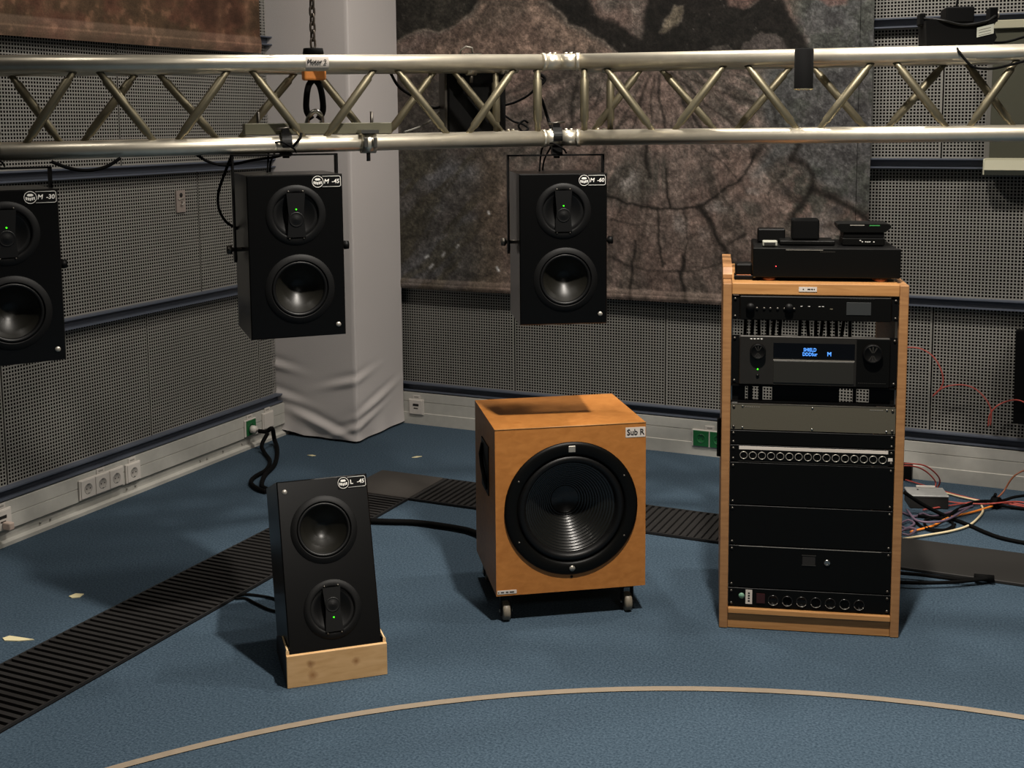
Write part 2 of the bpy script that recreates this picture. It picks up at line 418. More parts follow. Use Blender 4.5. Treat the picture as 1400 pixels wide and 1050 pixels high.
def seg_d(x, y, pts):
    d = np.full_like(x, 1e9)
    for (x0, y0), (x1, y1) in zip(pts[:-1], pts[1:]):
        vx, vy = x1-x0, y1-y0; t = np.clip(((x-x0)*vx+(y-y0)*vy)/(vx*vx+vy*vy), 0, 1)
        d = np.minimum(d, np.hypot(x-x0-t*vx, y-y0-t*vy))
    return d
def inpoly(x, y, poly, soft=6.0):
    ins = np.zeros(x.shape, bool); n = len(poly)
    for i in range(n):
        x0, y0 = poly[i]; x1, y1 = poly[(i+1) % n]
        c = ((y0 > y) != (y1 > y)) & (x < (x1-x0)*(y-y0)/((y1-y0) or 1e-9)+x0); ins ^= c
    d = seg_d(x, y, poly+[poly[0]]); sd = np.where(ins, d, -d)
    return sstep(-soft, soft, sd)
def mixc(c, col, m): return c*(1-m[..., None])+np.array(col)*m[..., None]
def print_back(x, y):
    """the printed picture of a sawn tree stump; x, y run 545..1193 by -250..430 over the cloth"""
    wx = x+4*(fbm(x/18, y/18, 11)-0.5)*2; wy = y+4*(fbm(x/18, y/18, 31)-0.5)*2
    n1 = fbm(x/60, y/60, 1); n2 = fbm(x/14, y/14, 7); n3 = fbm(x/5, y/5, 17, 3); n4 = vnoise(x/1.9, y/1.9, 41)
    c = np.zeros(x.shape+(3,)); c[:] = (100, 88, 80)
    c = mixc(c, (116, 94, 84), sstep(0.45, 0.65, n1)); c = mixc(c, (84, 78, 70), sstep(0.5, 0.3, n1))
    # stump: grain fans out from its heart
    hx, hy = 905.0, 60.0
    dx, dy = wx-hx, wy-hy; r = np.hypot(dx, dy); th = np.arctan2(dy, dx)
    stump = inpoly(wx, wy, [(670, 80), (830, 80), (900, 72), (1000, 80), (1060, 110), (1088, 170), (1110, 240), (1075, 330), (1040, 440), (660, 440), (690, 250)], 8)
    rad = fbm(th*22, r/150, 5); c = mixc(c, (126, 106, 96), stump*sstep(0.5, 0.72, rad)*0.75); c = mixc(c, (70, 61, 54), stump*sstep(0.48, 0.3, rad)*0.75)
    ring = np.sin(r/3.4+7*n1); c = c*(1+0.06*ring*stump)[..., None]
    c = mixc(c, (112, 92, 82), stump*sstep(285, 300, wy)*0.45)
    # left: bluish dark wood with diagonal streaks
    lw = 1-sstep(640, 712, wx+0.15*(wy-250)); low = sstep(185, 225, y)
    c = mixc(c, (70, 67, 64), lw*low*0.85)
    dg = fbm((wx+wy)/22, (wx-wy)/120, 23)
    for pts, wd, k in (([(592, 248), (615, 232), (650, 238)], 11, .7), ([(588, 290), (600, 282)], 9, .4), ([(640, 300), (615, 328), (592, 345), (560, 368)], 11, .6), ([(555, 378), (600, 372)], 10, .4)):
        c = mixc(c, (104, 104, 108), np.exp(-(seg_d(wx, wy, pts)/wd)**2)*k)
    c = mixc(c, (64, 58, 40), lw*low*sstep(0.5, 0.36, dg)*0.5)
    br_ = np.exp(-((wx-672)/22)**2)*low; c = mixc(c, (88, 74, 58), br_*0.6)
    for pts in ([(606, 349), (608, 346)], [(592, 362), (588, 366)], [(582, 352), (586, 350)], [(668, 290), (669, 292)], [(680, 366), (682, 370)], [(625, 338), (627, 336)]):
        c = mixc(c, (190, 190, 190), np.exp(-(seg_d(x, y, pts)/1.8)**2)*0.9)
    # right: cold grey wood
    for poly in ([(1040, 120), (1062, 70), (1210, 60), (1210, 300), (1150, 272), (1112, 245), (1086, 214), (1060, 225), (1035, 240), (1050, 200)], [(1085, -260), (1210, -260), (1210, 80), (1112, 72), (1090, 30)]):
        c = mixc(c, (82, 84, 84), inpoly(wx, wy, poly, 12)*0.85)
    gr = fbm(x/26, y/26, 77); c = mixc(c, (66, 70, 62), sstep(1050, 1090, wx)*sstep(0.5, 0.62, gr)*0.6); c = mixc(c, (58, 56, 58), sstep(1050, 1090, wx)*sstep(0.45, 0.3, gr)*0.5)
    # dark gaps between the logs
    dark = (27, 25, 22)
    left_dark = [(530, -260), (672, -260), (664, -20), (655, 5), (640, 22), (630, 33), (612, 38), (600, 45), (588, 41), (570, 43), (556, 50), (545, 58), (530, 66)]
    mid_dark = [(735, -260), (737, -20), (748, 4), (760, 12), (775, 32), (800, 42), (825, 58), (846, 74), (900, 80), (1000, 76), (1112, 80), (1100, 50), (1080, 22), (1066, -10), (1062, -260), (880, -260), (884, 10), (876, 52), (862, 44), (846, 30), (818, 22), (798, -10), (790, -260)]
    c = mixc(c, (52, 50, 42), inpoly(wx, wy, left_dark, 4)*0.85)
    c = mixc(c, dark, inpoly(wx, wy, left_dark, 4)*(1-np.exp(-((wx-600)/40)**2)*0.7)*0.7)
    c = mixc(c, dark, inpoly(wx, wy, mid_dark, 5)*0.93)
    c = mixc(c, (46, 44, 40), inpoly(wx, wy, [(540, 100), (604, 105), (604, 190), (545, 195)], 9)*0.6)
    # warm brown log
    lg = inpoly(wx, wy, [(664, -60), (735, -60), (748, 6), (775, 34), (820, 58), (840, 76), (560, 78), (600, 50), (640, 26), (655, 8)], 8); c = mixc(c, (108, 86, 72), lg*0.6); c = mixc(c, (134, 108, 92), lg*sstep(0.52, 0.68, n2)*0.6)
    for pts in ([(545, 58), (556, 50), (570, 43), (588, 41), (600, 45), (612, 38), (630, 33), (640, 22), (655, 5)], [(738, 2), (748, 4), (760, 12), (775, 32), (800, 42), (825, 58), (846, 74)]):
        c = mixc(c, (136, 122, 108), np.exp(-(seg_d(wx, wy, pts)/1.6)**2)*0.6)
    for poly, col in (([(902, 46), (908, 28), (922, 8), (936, 8), (937, 18), (926, 34), (910, 44)], (98, 88, 72)), ([(1014, 70), (1018, 58), (1027, 57), (1032, 50), (1042, 44), (1050, 47), (1062, 46), (1070, 54), (1078, 72)], (78, 70, 66)),
                      ([(955, 74), (975, 66), (996, 61), (1001, 68), (1000, 74)], (74, 68, 62)), ([(985, -60), (1042, -60), (1040, 2), (1018, 14), (996, 8)], (96, 74, 66)), ([(1118, -60), (1165, -60), (1158, 4), (1135, 8), (1120, 2)], (112, 88, 82))):
        c = mixc(c, col, inpoly(wx, wy, poly, 3)); c = mixc(c, (132, 122, 110), np.exp(-(seg_d(wx, wy, poly[:-1])/1.0)**2)*0.35*(y > 0))
    # pale patches
    for (px_, py_, w_, h_, k) in ((858, 245, 15, 16, .8), (930, 304, 10, 16, .6), (975, 283, 20, 9, .55), (1028, 262, 10, 6, .5), (1032, 240, 16, 16, .3), (1122, 312, 20, 26, .45), (962, 318, 8, 10, .3)):
        mk = np.exp(-((wx-px_)/w_)**4-((wy-py_)/h_)**4); c = mixc(c, (142, 134, 128), mk*sstep(0.25, 0.6, n2)*k)
    # cracks and sawn arcs
    for pts, wd, k in (([(830, 266), (856, 278), (900, 284), (930, 286), (958, 282), (985, 264), (1008, 248), (1020, 236), (1034, 212)], 1.8, .85), ([(958, 282), (968, 300), (982, 330), (996, 352), (1008, 370)], 4.2, .85),
                    ([(885, 200), (884, 228), (888, 242)], 2.6, .8), ([(911, 230), (910, 250), (916, 284)], 1.8, .8), ([(897, 284), (900, 320), (902, 345), (906, 365)], 1.8, .75), ([(868, 330), (864, 360), (862, 410)], 2.2, .75), ([(934, 350), (932, 375), (937, 412)], 2.8, .8), ([(936, 290), (940, 330), (934, 365)], 1.4, .5),
                    ([(835, 300), (860, 308), (910, 310)], 1.4, .4), ([(832, 352), (860, 364), (905, 372), (950, 370), (992, 358)], 1.8, .5), ([(994, 334), (1020, 320)], 1.8, .6), ([(1034, 212), (1042, 198), (1052, 180)], 6, .6),
                    ([(1084, 216), (1104, 228), (1112, 238), (1110, 258), (1100, 275), (1080, 300)], 4.5, .8), ([(1110, 260), (1140, 270), (1165, 285), (1196, 305)], 5.0, .85), ([(1084, 216), (1092, 196)], 4, .7), ([(1072, 235), (1062, 252), (1050, 264)], 2, .5),
                    ([(912, 102), (935, 140), (968, 190)], 2.2, .7), ([(920, 102), (965, 140), (1005, 172)], 2.2, .6), ([(888, 104), (876, 140), (862, 188)], 1.8, .55), ([(900, 104), (902, 140), (912, 185)], 1.8, .6), ([(894, 104), (890, 145), (892, 190)], 1.5, .5), ([(928, 100), (985, 125), (1030, 140)], 2, .5),
                    ([(962, 202), (990, 225), (1006, 240)], 1.6, .5), ([(790, 105), (782, 140), (780, 182)], 3.0, .6), ([(820, 120), (812, 150)], 1.6, .5), ([(840, 180), (870, 150), (880, 130)], 2, .4), ([(1000, 85), (1050, 120), (1062, 170)], 3, .4)):
        c = mixc(c, (30, 26, 22), np.exp(-(seg_d(wx, wy, pts)/wd)**2)*k)
    c = c*(0.74+0.52*n2)[..., None]*(0.7+0.6*n3)[..., None]*(0.78+0.44*n4)[..., None]
    g = c.mean(-1, keepdims=True); c = (g+(c-g)*0.75)*1.0
    sp = sstep(0.80, 0.88, n3); c = mixc(c, (150, 145, 140), sp*0.3)
    return c
def print_left(x, y):
    n1 = fbm(x/50, y/50, 3); n2 = fbm(x/12, y/18, 9); n3 = fbm(x/5, y/5, 19, 3)
    c = np.zeros(x.shape+(3,)); c[:] = (104, 70, 54)
    c = mixc(c, (88, 68, 50), sstep(0.45, 0.62, n1)); c = mixc(c, (74, 50, 38), sstep(0.5, 0.35, n1)*0.8); c = mixc(c, (140, 102, 80), sstep(0.6, 0.72, n2)*0.6)
    for q, k in ((100, .6), (62, .4), (300, .4), (338, .7)):
        c = mixc(c, (128, 96, 74), np.exp(-((x-q+8*(n1-.5))/7)**2)*k)
    c = c*(0.75+0.5*n2)[..., None]*(0.85+0.3*n3)[..., None]; g = c.mean(-1, keepdims=True); return (g+(c-g)*0.95)*0.92
def s2l(c): c = np.clip(c, 0, 255)/255; return np.where(c <= 0.04045, c/12.92, ((c+0.055)/1.055)**2.4)
def banner(name, corners, nx, ny, fn, material, label, thick, nrm, hem):
    """corners: TL, TR, BR, BL world points; the print is laid over the cloth once, in photograph units"""
    tl, tr, br, bl_ = [np.array(c, float) for c in corners]
    u = np.linspace(0, 1, nx)[None, :, None]; v = np.linspace(0, 1, ny)[:, None, None]
    P = (tl*(1-u)+tr*u)*(1-v)+(bl_*(1-u)+br*u)*v
    nrm = np.array(nrm, float)
    d = P-CAM; zc = d@fwd; X = PCX+F*(d@cr)/zc; Y = PCY-F*(d@cu)/zc
    hz = P[..., 2]-(bl_[2]*(1-u[..., 0])+br[2]*u[..., 0])
    bul = 0.007*np.exp(-((hz-hem/2)/(hem*0.42))**4)+0.004*np.sin(P[..., 0]*5+P[..., 1]*4)
    P = P+nrm*bul[..., None]
    col = fn(X, Y)
    col = np.where((hz < hem)[..., None], col*0.75+np.array((120, 104, 94))*0.35, col)            # pale turned-up hem of the cloth
    col = np.where((np.abs(hz-hem*0.5) < 0.004)[..., None], col*1.25, col)
    col = s2l(col)
    N = nx*ny; Pf = P.reshape(-1, 3); Pb = Pf-nrm*(thick+bul.reshape(-1, 1))
    rim = [j*nx for j in range(ny)]+[(ny-1)*nx+i for i in range(1, nx)]+[j*nx+nx-1 for j in range(ny-2, -1, -1)]+[i for i in range(nx-2, 0, -1)]
    idx = np.arange(N).reshape(ny, nx)
    faces = np.stack([idx[:-1, :-1], idx[1:, :-1], idx[1:, 1:], idx[:-1, 1:]], -1).reshape(-1, 4).tolist()
    nb = N; back = [tuple(Pb[k]) for k in rim]; L = len(rim)
    for i in range(L):
        j = (i+1) % L; faces.append([rim[i], nb+i, nb+j, rim[j]][::-1])
    faces.append([nb+i for i in range(L)])
    me = bpy.data.meshes.new(name); me.from_pydata([tuple(p) for p in Pf]+back, [], faces)
    at = me.color_attributes.new('print', 'FLOAT_COLOR', 'POINT')
    allc = np.ones((N+L, 4), np.float32); allc[:N, :3] = col.reshape(-1, 3); allc[N:, :3] = col.reshape(-1, 3)[rim]*0.6
    at.data.foreach_set('color', allc.reshape(-1))
    me.materials.append(M[material]); me.update()
    o = bpy.data.objects.new(name, me); COL.objects.link(o); tag(o, label, 'banner'); return o
YB = YW-0.006; XB = XW+0.006
bl_ = px_Y(546.5, 393.5, YB); br = px_Y(1193.5, 428, YB); ztop = 2.75
xr = px_Y(1193, 100, YB)[0]
banner('wall_banner', [(bl_[0], YB, ztop), (xr, YB, ztop), (xr, YB, br[2]), (bl_[0], YB, bl_[2])], 420, 330, print_back, 'ban_b',
       'large cloth banner printed with a cracked sawn tree stump, hanging on the back wall', 0.004, (0, -1, 0), 0.052)
p0 = px_X(0, 47.6, XB); p1 = px_X(355.5, 73, XB)
yl = p0[1]-0.5
banner('wall_banner', [(XB, yl, ztop), (XB, p1[1], ztop), (XB, p1[1], p1[2]), (XB, yl, p0[2]-0.004)], 260, 130, print_left, 'ban_l',
       'rust-brown printed cloth banner high on the wall left of the white column', 0.004, (1, 0, 0), 0.075)

# ------------------------------------------------------------------ floor grilles
def grille(name, label, x0, x1, y0, y1, along, pitch=0.0285):
    e = empty(name, ((x0+x1)/2, (y0+y1)/2, 0)); cx, cy = (x0+x1)/2, (y0+y1)/2
    MB().box(x0-cx, x1-cx, y0-cy, y1-cy, 0.0005, 0.003).build('pan', 'hole', e)
    f = MB(); t = 0.006
    if along == 'y':
        f.box(x0-cx, x0-cx+t, y0-cy, y1-cy, 0.001, 0.011); f.box(x1-cx-t, x1-cx, y0-cy, y1-cy, 0.001, 0.011)
        L = y1-y0; s0 = None; n = int(L/pitch)
        for i in range(n):
            c = y0-cy+pitch*(i+0.5)
            if s0 is None: s0 = MB().box(x0-cx+t, x1-cx-t, -0.0075, 0.0075, 0.002, 0.012).build('slat', 'gr_slat', e, loc=(0, c, 0))
            else: share(s0, 'slat', e, (0, c, 0))
    else:
        f.box(x0-cx, x1-cx, y0-cy, y0-cy+t, 0.001, 0.011); f.box(x0-cx, x1-cx, y1-cy-t, y1-cy, 0.001, 0.011)
        L = x1-x0; s0 = None; n = int(L/pitch)
        for i in range(n):
            c = x0-cx+pitch*(i+0.5)
            if s0 is None: s0 = MB().box(-0.0075, 0.0075, y0-cy+t, y1-cy-t, 0.002, 0.012).build('slat', 'gr_slat', e, loc=(c, 0, 0))
            else: share(s0, 'slat', e, (c, 0, 0))
    f.build('frame', 'gr_slat', e)
    return tag(e, label, 'floor grille')
grille('floor_grille', 'long black slatted floor grille running along the left wall in front of the sockets', -2.755, -2.445, 0.6, 4.226, 'y')
grille('floor_grille', 'black slatted floor grille running along the back wall behind the wooden subwoofer', -2.443, -0.62, 4.228, 4.538, 'x')
o = MB().bbox(-0.156, 0.156, -0.156, 0.156, 0.0005, 0.012, 0.002, 1).build('grille_corner_plate', 'gr_plate', loc=(-2.60, 4.384, 0)); tag(o, 'plain dark grey corner plate where the two slatted floor grilles meet', 'floor plate')
o = MB().bbox(-0.8, 0.8, -0.156, 0.156, 0.0005, 0.012, 0.002, 1).build('grille_cover', 'gr_cover', loc=(0.183, 4.384, 0)); tag(o, 'smooth black floor duct cover behind the equipment rack', 'floor plate')

# ------------------------------------------------------------------ tape circle and scraps
tc, tr_ = np.array([0.103, 0.696]), 2.5736
mb = MB(); N = 160; w = 0.026
for i in range(N+1):
    a = 2*math.pi*i/N
    for rr in (tr_-w/2, tr_+w/2): mb.v.append((rr*math.cos(a), rr*math.sin(a), 0.0025))
for i in range(N): mb.f.append((2*i, 2*i+1, 2*i+3, 2*i+2)); mb.smooth.append(False)
o = mb.build('floor_tape_circle', 'tape', loc=(tc[0], tc[1], 0)); tag(o, 'thin beige tape line laid as a large circle on the blue carpet', 'tape')
for k, (x, y, sc, lab) in enumerate([(105, 815, 1.0, 'small square scrap of cream tape on the carpet beside the long floor grille'), (24, 874, 1.3, 'long torn scrap of cream tape on the carpet beside the long floor grille'),
                            (426, 623, .9, 'tiny torn scrap of pale tape on the carpet before the white column'), (569, 625, .9, 'small pointed scrap of pale tape on the carpet between column and subwoofer')]):
    p = px_floor(x, y)
    pl = [[(-.02, -.016), (.0, -.022), (.02, -.008), (.012, .02), (-.016, .012)], [(-.035, -.012), (-.02, -.02), (.012, -.008), (.04, .012), (.0, .008), (-.03, .004)], [(-.022, -.006), (.01, -.012), (.024, .004), (.0, .008)], [(-.014, -.022), (.008, -.012), (.024, .02), (-.002, .008)]][k]
    o = MB().prism([(a*sc, b*sc) for a, b in pl], 0.0005, 0.003, 'xy').build('tape_scrap', 'scrap', loc=(p[0], p[1], 0)); tag(o, lab, 'tape scrap')

# ------------------------------------------------------------------ truss
V0 = np.array([-1.445, 3.485, 1.508]); CH = 0.2335; TR = 0.0238
AL, AR = R(43.5), R(15.0)
dL = np.array([-math.cos(AL), -math.sin(AL), -0.012]); dR = np.array([math.cos(AR), math.sin(AR), 0.004])
nL = np.array([-math.sin(AL), math.cos(AL), 0]); nR = np.array([-math.sin(AR), math.cos(AR), 0])   # away from the ring centre
UPZ = np.array([0, 0, 1.0])
def s_on(px, py, d, n, off):
    """distance along a truss run of the point seen at a pixel, on its front (off 0) or rear face"""
    p = px_plane(px, py, V0+n*off, n); return float((p-(V0+n*off))@d/(d@d))
def truss(name, label, d, n, L, fr_top, fr_bot, re_top, re_bot, rear_start, rungs, joint_s):
    e = empty(name, V0); O = np.zeros(3)
    def P(s, face, top): return O+d*s+n*(CH*face)+UPZ*(CH*top)+n*0
    for face in (0, 1):
        for top in (0, 1):
            s0 = rear_start if face else 0.0
            MB().tube([P(s0, face, top), P(L, face, top)], TR, 24).build('chord', 'alu', e)
            # sleeve with pins at the joint
            j = MB().tube([P(s0+0.001, face, top), P(s0+0.055, face, top)], TR*1.04, 24)
            j.tube([P(s0+0.050, face, top), P(s0+0.062, face, top)], TR*1.16, 24)
            for q in (0.018, 0.034): j.tube([P(s0+q, face, top)+UPZ*TR*0.9, P(s0+q, face, top)+UPZ*TR*1.22], 0.0055, 8)
            j.build('coupler', 'alu', e)
    def brace(a, b, r=0.0125):
        a = np.array(a); b = np.array(b); u = (b-a)/np.linalg.norm(b-a)
        MB().tube([a+u*0.018, a+u*0.05, a+u*0.056, b-u*0.056, b-u*0.05, b-u*0.018], [r*0.72, r*0.72, r, r, r*0.72, r*0.72], 12).build('brace', 'alub', e)
    for face, tops, bots in ((0, fr_top, fr_bot), (1, re_top, re_bot)):
        nodes = sorted([(s, 1) for s in tops]+[(s, 0) for s in bots])
        for (sa, ta), (sb, tb) in zip(nodes[:-1], nodes[1:]):
            g = 0.018
            if ta != tb: brace(P(sa+g, face, ta), P(sb-g, face, tb))
    # zigzag in the top and bottom faces
    for top in (0, 1):
        s = 0.14; k = 0
        while s+0.25 < L:
            brace(P(s+0.02, k % 2, top), P(s+0.23, (k+1) % 2, top)); s += 0.25; k += 1
    for face in (0, 1):
        s = (rear_start if face else 0)+rungs
        brace(P(s, face, 0), P(s, face, 1), 0.0135)
        if face: 
            for top in (0, 1): brace(P(rungs, 0, top), P(s, 1, top), 0.0125)
    return tag(e, label, 'truss')
def T(lst, d, n, off, y): return [s_on(x, y, d, n, off) for x in lst]
LL = 2.35
def extend(a, L):
    a = sorted(a)
    while a[-1]+0.45 < L-0.05: a.append(a[-1]+0.455)
    return a
half = math.tan(R(28.5)/2)*CH
fl_t = T([117, 327, 526, 716], dL, nL, 0, 105); fl_b = T([17, 226, 430, 626], dL, nL, 0, 185);
rl_t = T([-2, 200, 418, 606], dL, nL, CH, 105); rl_b = T([97, 312, 515, 700], dL, nL, CH, 185)
fl_t, fl_b, rl_t, rl_b = [extend(a, LL) for a in (fl_t, fl_b, rl_t, rl_b)]
trL = truss('lighting_truss', 'aluminium square truss run carrying the chain hook and the M -45 loudspeaker', dL, nL, LL, fl_t, fl_b, rl_t, rl_b, half, 0.075, 0)
fr_t = T([813, 1005, 1207, 1405], dR, nR, 0, 105); fr_b = T([907, 1105, 1310, 1512], dR, nR, 0, 180)
rr_t = T([889, 1095, 1306, 1512], dR, nR, CH, 105); rr_b = T([797, 992, 1198, 1400], dR, nR, CH, 180)
fr_t, fr_b, rr_t, rr_b = [extend(a, 2.9) for a in (fr_t, fr_b, rr_t, rr_b)]
truss('lighting_truss', 'aluminium square truss run passing above the wooden equipment rack', dR, nR, 2.9, fr_t, fr_b, rr_t, rr_b, half, 0.075, 0)

# paper name label wrapped on the front of the top chord
sm = s_on(431, 86, dL, nL, 0)
lbp = dL*sm+UPZ*CH; mb = MB(); na = 10; wl = 0.033
for i in range(na+1):
    a = R(-58+i*100/na)
    for q in (-wl, wl):
        p = lbp-dL/np.linalg.norm(dL)*q-nL*math.cos(a)*(TR+0.0006)+UPZ*math.sin(a)*(TR+0.0006); mb.v.append(tuple(p))
for i in range(na): mb.f.append((2*i, 2*i+1, 2*i+3, 2*i+2)); mb.smooth.append(True)
lb = mb.build('name_label', 'label', trL)
text('Motor 2', 0.0178, 'ink', lb, tuple(lbp-nL*(TR+0.0035)+UPZ*0.002+dL*0.002), rot=(R(90), 0, AL), sx=0.92, bold=0.0)

# ------------------------------------------------------------------ loudspeakers
SW, SH, SD = 0.268, 0.460, 0.270
def speaker(text_l, label, pos, yaw, tilt, w, h, d, flip, yoke, tube_off=0.0, tube_z=None, top_off=0.055, group='black monitor loudspeakers of the ring'):
    e = empty('loudspeaker', pos, yaw, -tilt)
    # cabinet front plane is y=0, body runs to +y, z from 0; the baffle has two real openings
    def P(x, z): return (-x, h-z) if flip else (x, z)
    wx, wz = P(0.006, h*0.30); k = w/0.268; cx, cz = P(0.000, h*0.755)
    bm = bmesh.new(); eds = []
    loops = [[(-w/2+0.003, 0.003), (w/2-0.003, 0.003), (w/2-0.003, h-0.003), (-w/2+0.003, h-0.003)]]
    for (hx_, hz_, hr_) in ((wx, wz, 0.0805*k), (cx, cz, 0.0635*k)):
        loops.append([(hx_+hr_*math.cos(2*math.pi*i/56), hz_+hr_*math.sin(2*math.pi*i/56)) for i in range(56)])
    for lp_ in loops:
        vs = [bm.verts.new((a, 0, b)) for a, b in lp_]
        for i in range(len(vs)): eds.append(bm.edges.new((vs[i], vs[(i+1) % len(vs)])))
    bmesh.ops.triangle_fill(bm, use_beauty=True, use_dissolve=False, edges=eds)
    cabm = MB(); cabm.add_bm(bm); bm.free()
    a_, b_ = w/2, 0.003
    fr_ = [(-a_+b_, 0, b_), (a_-b_, 0, b_), (a_-b_, 0, h-b_), (-a_+b_, 0, h-b_)]; mid = [(-a_, b_, 0), (a_, b_, 0), (a_, b_, h), (-a_, b_, h)]; bk = [(x_, d, z_) for x_, y_, z_ in mid]
    for q_ in range(4):
        r_ = (q_+1) % 4; cabm.quad(fr_[q_], fr_[r_], mid[r_], mid[q_]); cabm.quad(mid[q_], mid[r_], bk[r_], bk[q_])
    cabm.quad(*bk)
    for (hx_, hz_, hr_) in ((wx, wz, 0.0805*k), (cx, cz, 0.0635*k)): cabm.lathe([(hr_, 0.0), (hr_, 0.06)], 56, hx_, hz_)
    cab = cabm.build('cabinet', 'cab', e)
    # woofer
    MB().lathe([(0.0985*k, -0.0002), (0.0975*k, -0.002), (0.085*k, -0.0022), (0.0825*k, -0.0035), (0.0805*k, -0.0032), (0.0795*k, 0.004)], 56, wx, wz).build('woofer_frame', 'frame', e)
    MB().lathe([(0.0795*k, 0.004), (0.0775*k, -0.001), (0.0735*k, -0.002), (0.0695*k, 0.001), (0.0680*k, 0.006)], 56, wx, wz).build('surround', 'surround', e)
    MB().lathe([(0.0680*k, 0.006), (0.058*k, 0.019), (0.045*k, 0.032), (0.030*k, 0.042), (0.027*k, 0.044)], 56, wx, wz).build('cone', 'cone', e)
    MB().lathe([(0.027*k, 0.044), (0.020*k, 0.049), (0.010*k, 0.052), (0.0005, 0.053)], 40, wx, wz).build('dust_cap', 'cone', e)
    # coaxial driver
    MB().lathe([(0.0845*k, -0.0002), (0.0835*k, -0.002), (0.068*k, -0.0025), (0.0640*k, -0.002), (0.0625*k, 0.005)], 56, cx, cz).build('driver_frame', 'frame', e)
    MB().lathe([(0.0625*k, 0.005), (0.056*k, 0.004), (0.052*k, 0.006), (0.038*k, 0.012), (0.020*k, 0.018), (0.0005, 0.019)], 48, cx, cz).build('driver_cone', 'surround', e)
    br_ = MB().prism([(-0.026*k, -0.062*k), (0.026*k, -0.062*k), (0.021*k, 0), (0.026*k, 0.062*k), (-0.026*k, 0.062*k), (-0.021*k, 0)], -0.0060, -0.0015).build('tweeter_bridge', 'surround', e, loc=(cx, 0, cz))
    tz = -0.018 if not flip else 0.018
    MB().lathe([(0.0215*k, -0.006), (0.0205*k, -0.0075), (0.018*k, -0.0068), (0.016*k, -0.0065), (0.010*k, -0.0085), (0.0005, -0.0095)], 32, 0, 0).build('tweeter', 'surround', br_, loc=(0, 0, tz*0.7))
    MB().lathe([(0.0019, -0.0055), (0.0019, -0.008), (0.0003, -0.009)], 12, cx, cz+(0.016 if not flip else -0.022)).build('status_light', 'led', e)
    for sx in (-1, 1):
        for sz in (-1, 1):
            MB().lathe([(0.003, -0.0022), (0.0028, -0.004), (0.0003, -0.0045)], 10, cx+sx*0.020*k, cz+sz*0.066*k).build('screw', 'dsteel', e)
    # round badge
    bx, bz = P(w/2-0.021, 0.030)
    MB().lathe([(0.0072, 0), (0.007, -0.002), (0.0003, -0.0022)], 20, bx, bz).build('badge', 'badge', e)
    # printed name plate
    s1 = w/2-0.003; s0 = s1-0.084; zt = h-0.0035; zb = zt-0.035
    pl = MB().bbox(s0, s1, -0.0013, 0.0005, zb, zt, 0.0004, 1).build('name_plate', 'black', e)
    y = -0.0016; rr = 0.0165; ccx, ccz = s0+rr, (zt+zb)/2
    ln = MB(); t_ = 0.0007
    outer = [(ccx+rr*0.8, zt-0.002-t_), (s1-0.006, zt-0.002-t_), (s1-0.003, zt-0.005), (s1-0.0022, zb+0.006), (s1-0.006, zb+0.003), (ccx+rr*0.8, zb+0.003)]
    ln.tube([(a, y, b) for a, b in outer], t_, 6)
    ln.tube([(ccx+rr*0.95*math.cos(2*math.pi*i/32), y, ccz+rr*0.95*math.sin(2*math.pi*i/32)) for i in range(32)], t_*1.1, 6, closed=True)
    ln.build('outline', 'white', pl)
    em = MB()
    em.prism([(ccx-0.0085, ccz+0.006), (ccx-0.005, ccz+0.0095), (ccx+0.005, ccz+0.0095), (ccx+0.0085, ccz+0.006), (ccx+0.005, ccz+0.0032), (ccx-0.005, ccz+0.0032)], y-0.0003, y)
    for i in range(5):
        xa = ccx-0.0118+i*0.0049; dz = 0.0022*(1-abs(i-2)/2)
        em.prism([(xa, ccz+0.0012-dz), (xa+0.0036, ccz+0.0012-dz), (xa+0.0034, ccz-0.0062-dz), (xa+0.0004, ccz-0.0062-dz)], y-0.0003, y)
    em.build('emblem', 'white', pl)
    a, b = text_l
    text(a, 0.0175, 'white', pl, (s0+2*rr+0.0075, y, ccz), bold=0.0, shear=0.2 if not flip else 0.0)
    text(b, 0.0165, 'white', pl, (s0+2*rr+0.034, y, ccz), bold=0.0, sx=1.0, shear=0.1)
    if yoke:
        ym, yt = d*0.5, h+top_off
        br = MB(); t_ = 0.005; wd = 0.016
        br.box(-w/2-0.022, w/2-0.008+0.022, ym-wd, ym+wd, yt-t_, yt)
        for sx in (-1, 1):
            xx = -w/2-0.022 if sx < 0 else w/2+0.009
            br.box(xx, xx+t_, ym-wd, ym+wd, h*0.47, yt)
            br.prism([(ym+wd*1.2*math.cos(2*math.pi*i/20), h*0.49+wd*1.2*math.sin(2*math.pi*i/20)) for i in range(20)], xx-0.001, xx+t_+0.001, 'yz')
        b_ = br.build('yoke', 'black', e)
        for sx in (-1, 1):
            xx = -w/2-0.03 if sx < 0 else w/2+0.03
            MB().lathe([(0.0003, sx*0.014), (0.012, sx*0.013), (0.013, 0), (0.006, -sx*0.004), (0.006, -sx*0.03)], 16, xx, h*0.53, ym, axis='x').build('knob', 'black' if sx > 0 else 'dsteel', e)
        # hook clamp round the lower chord; tube centre in local coordinates
        tz_ = tube_z; ty = tube_off
        c = MB()
        c.tube([(0, ym, yt-0.012), (0, ym, yt+0.012)], 0.010, 12)
        c.box(-0.016, 0.016, ym-0.018, ym+0.018, yt, tz_-TR-0.001)
        arc = [(0, ty+(TR+0.006)*math.cos(a_), tz_+(TR+0.006)*math.sin(a_)) for a_ in np.linspace(-1.9, 3.4, 26)]
        n0 = len(c.v)
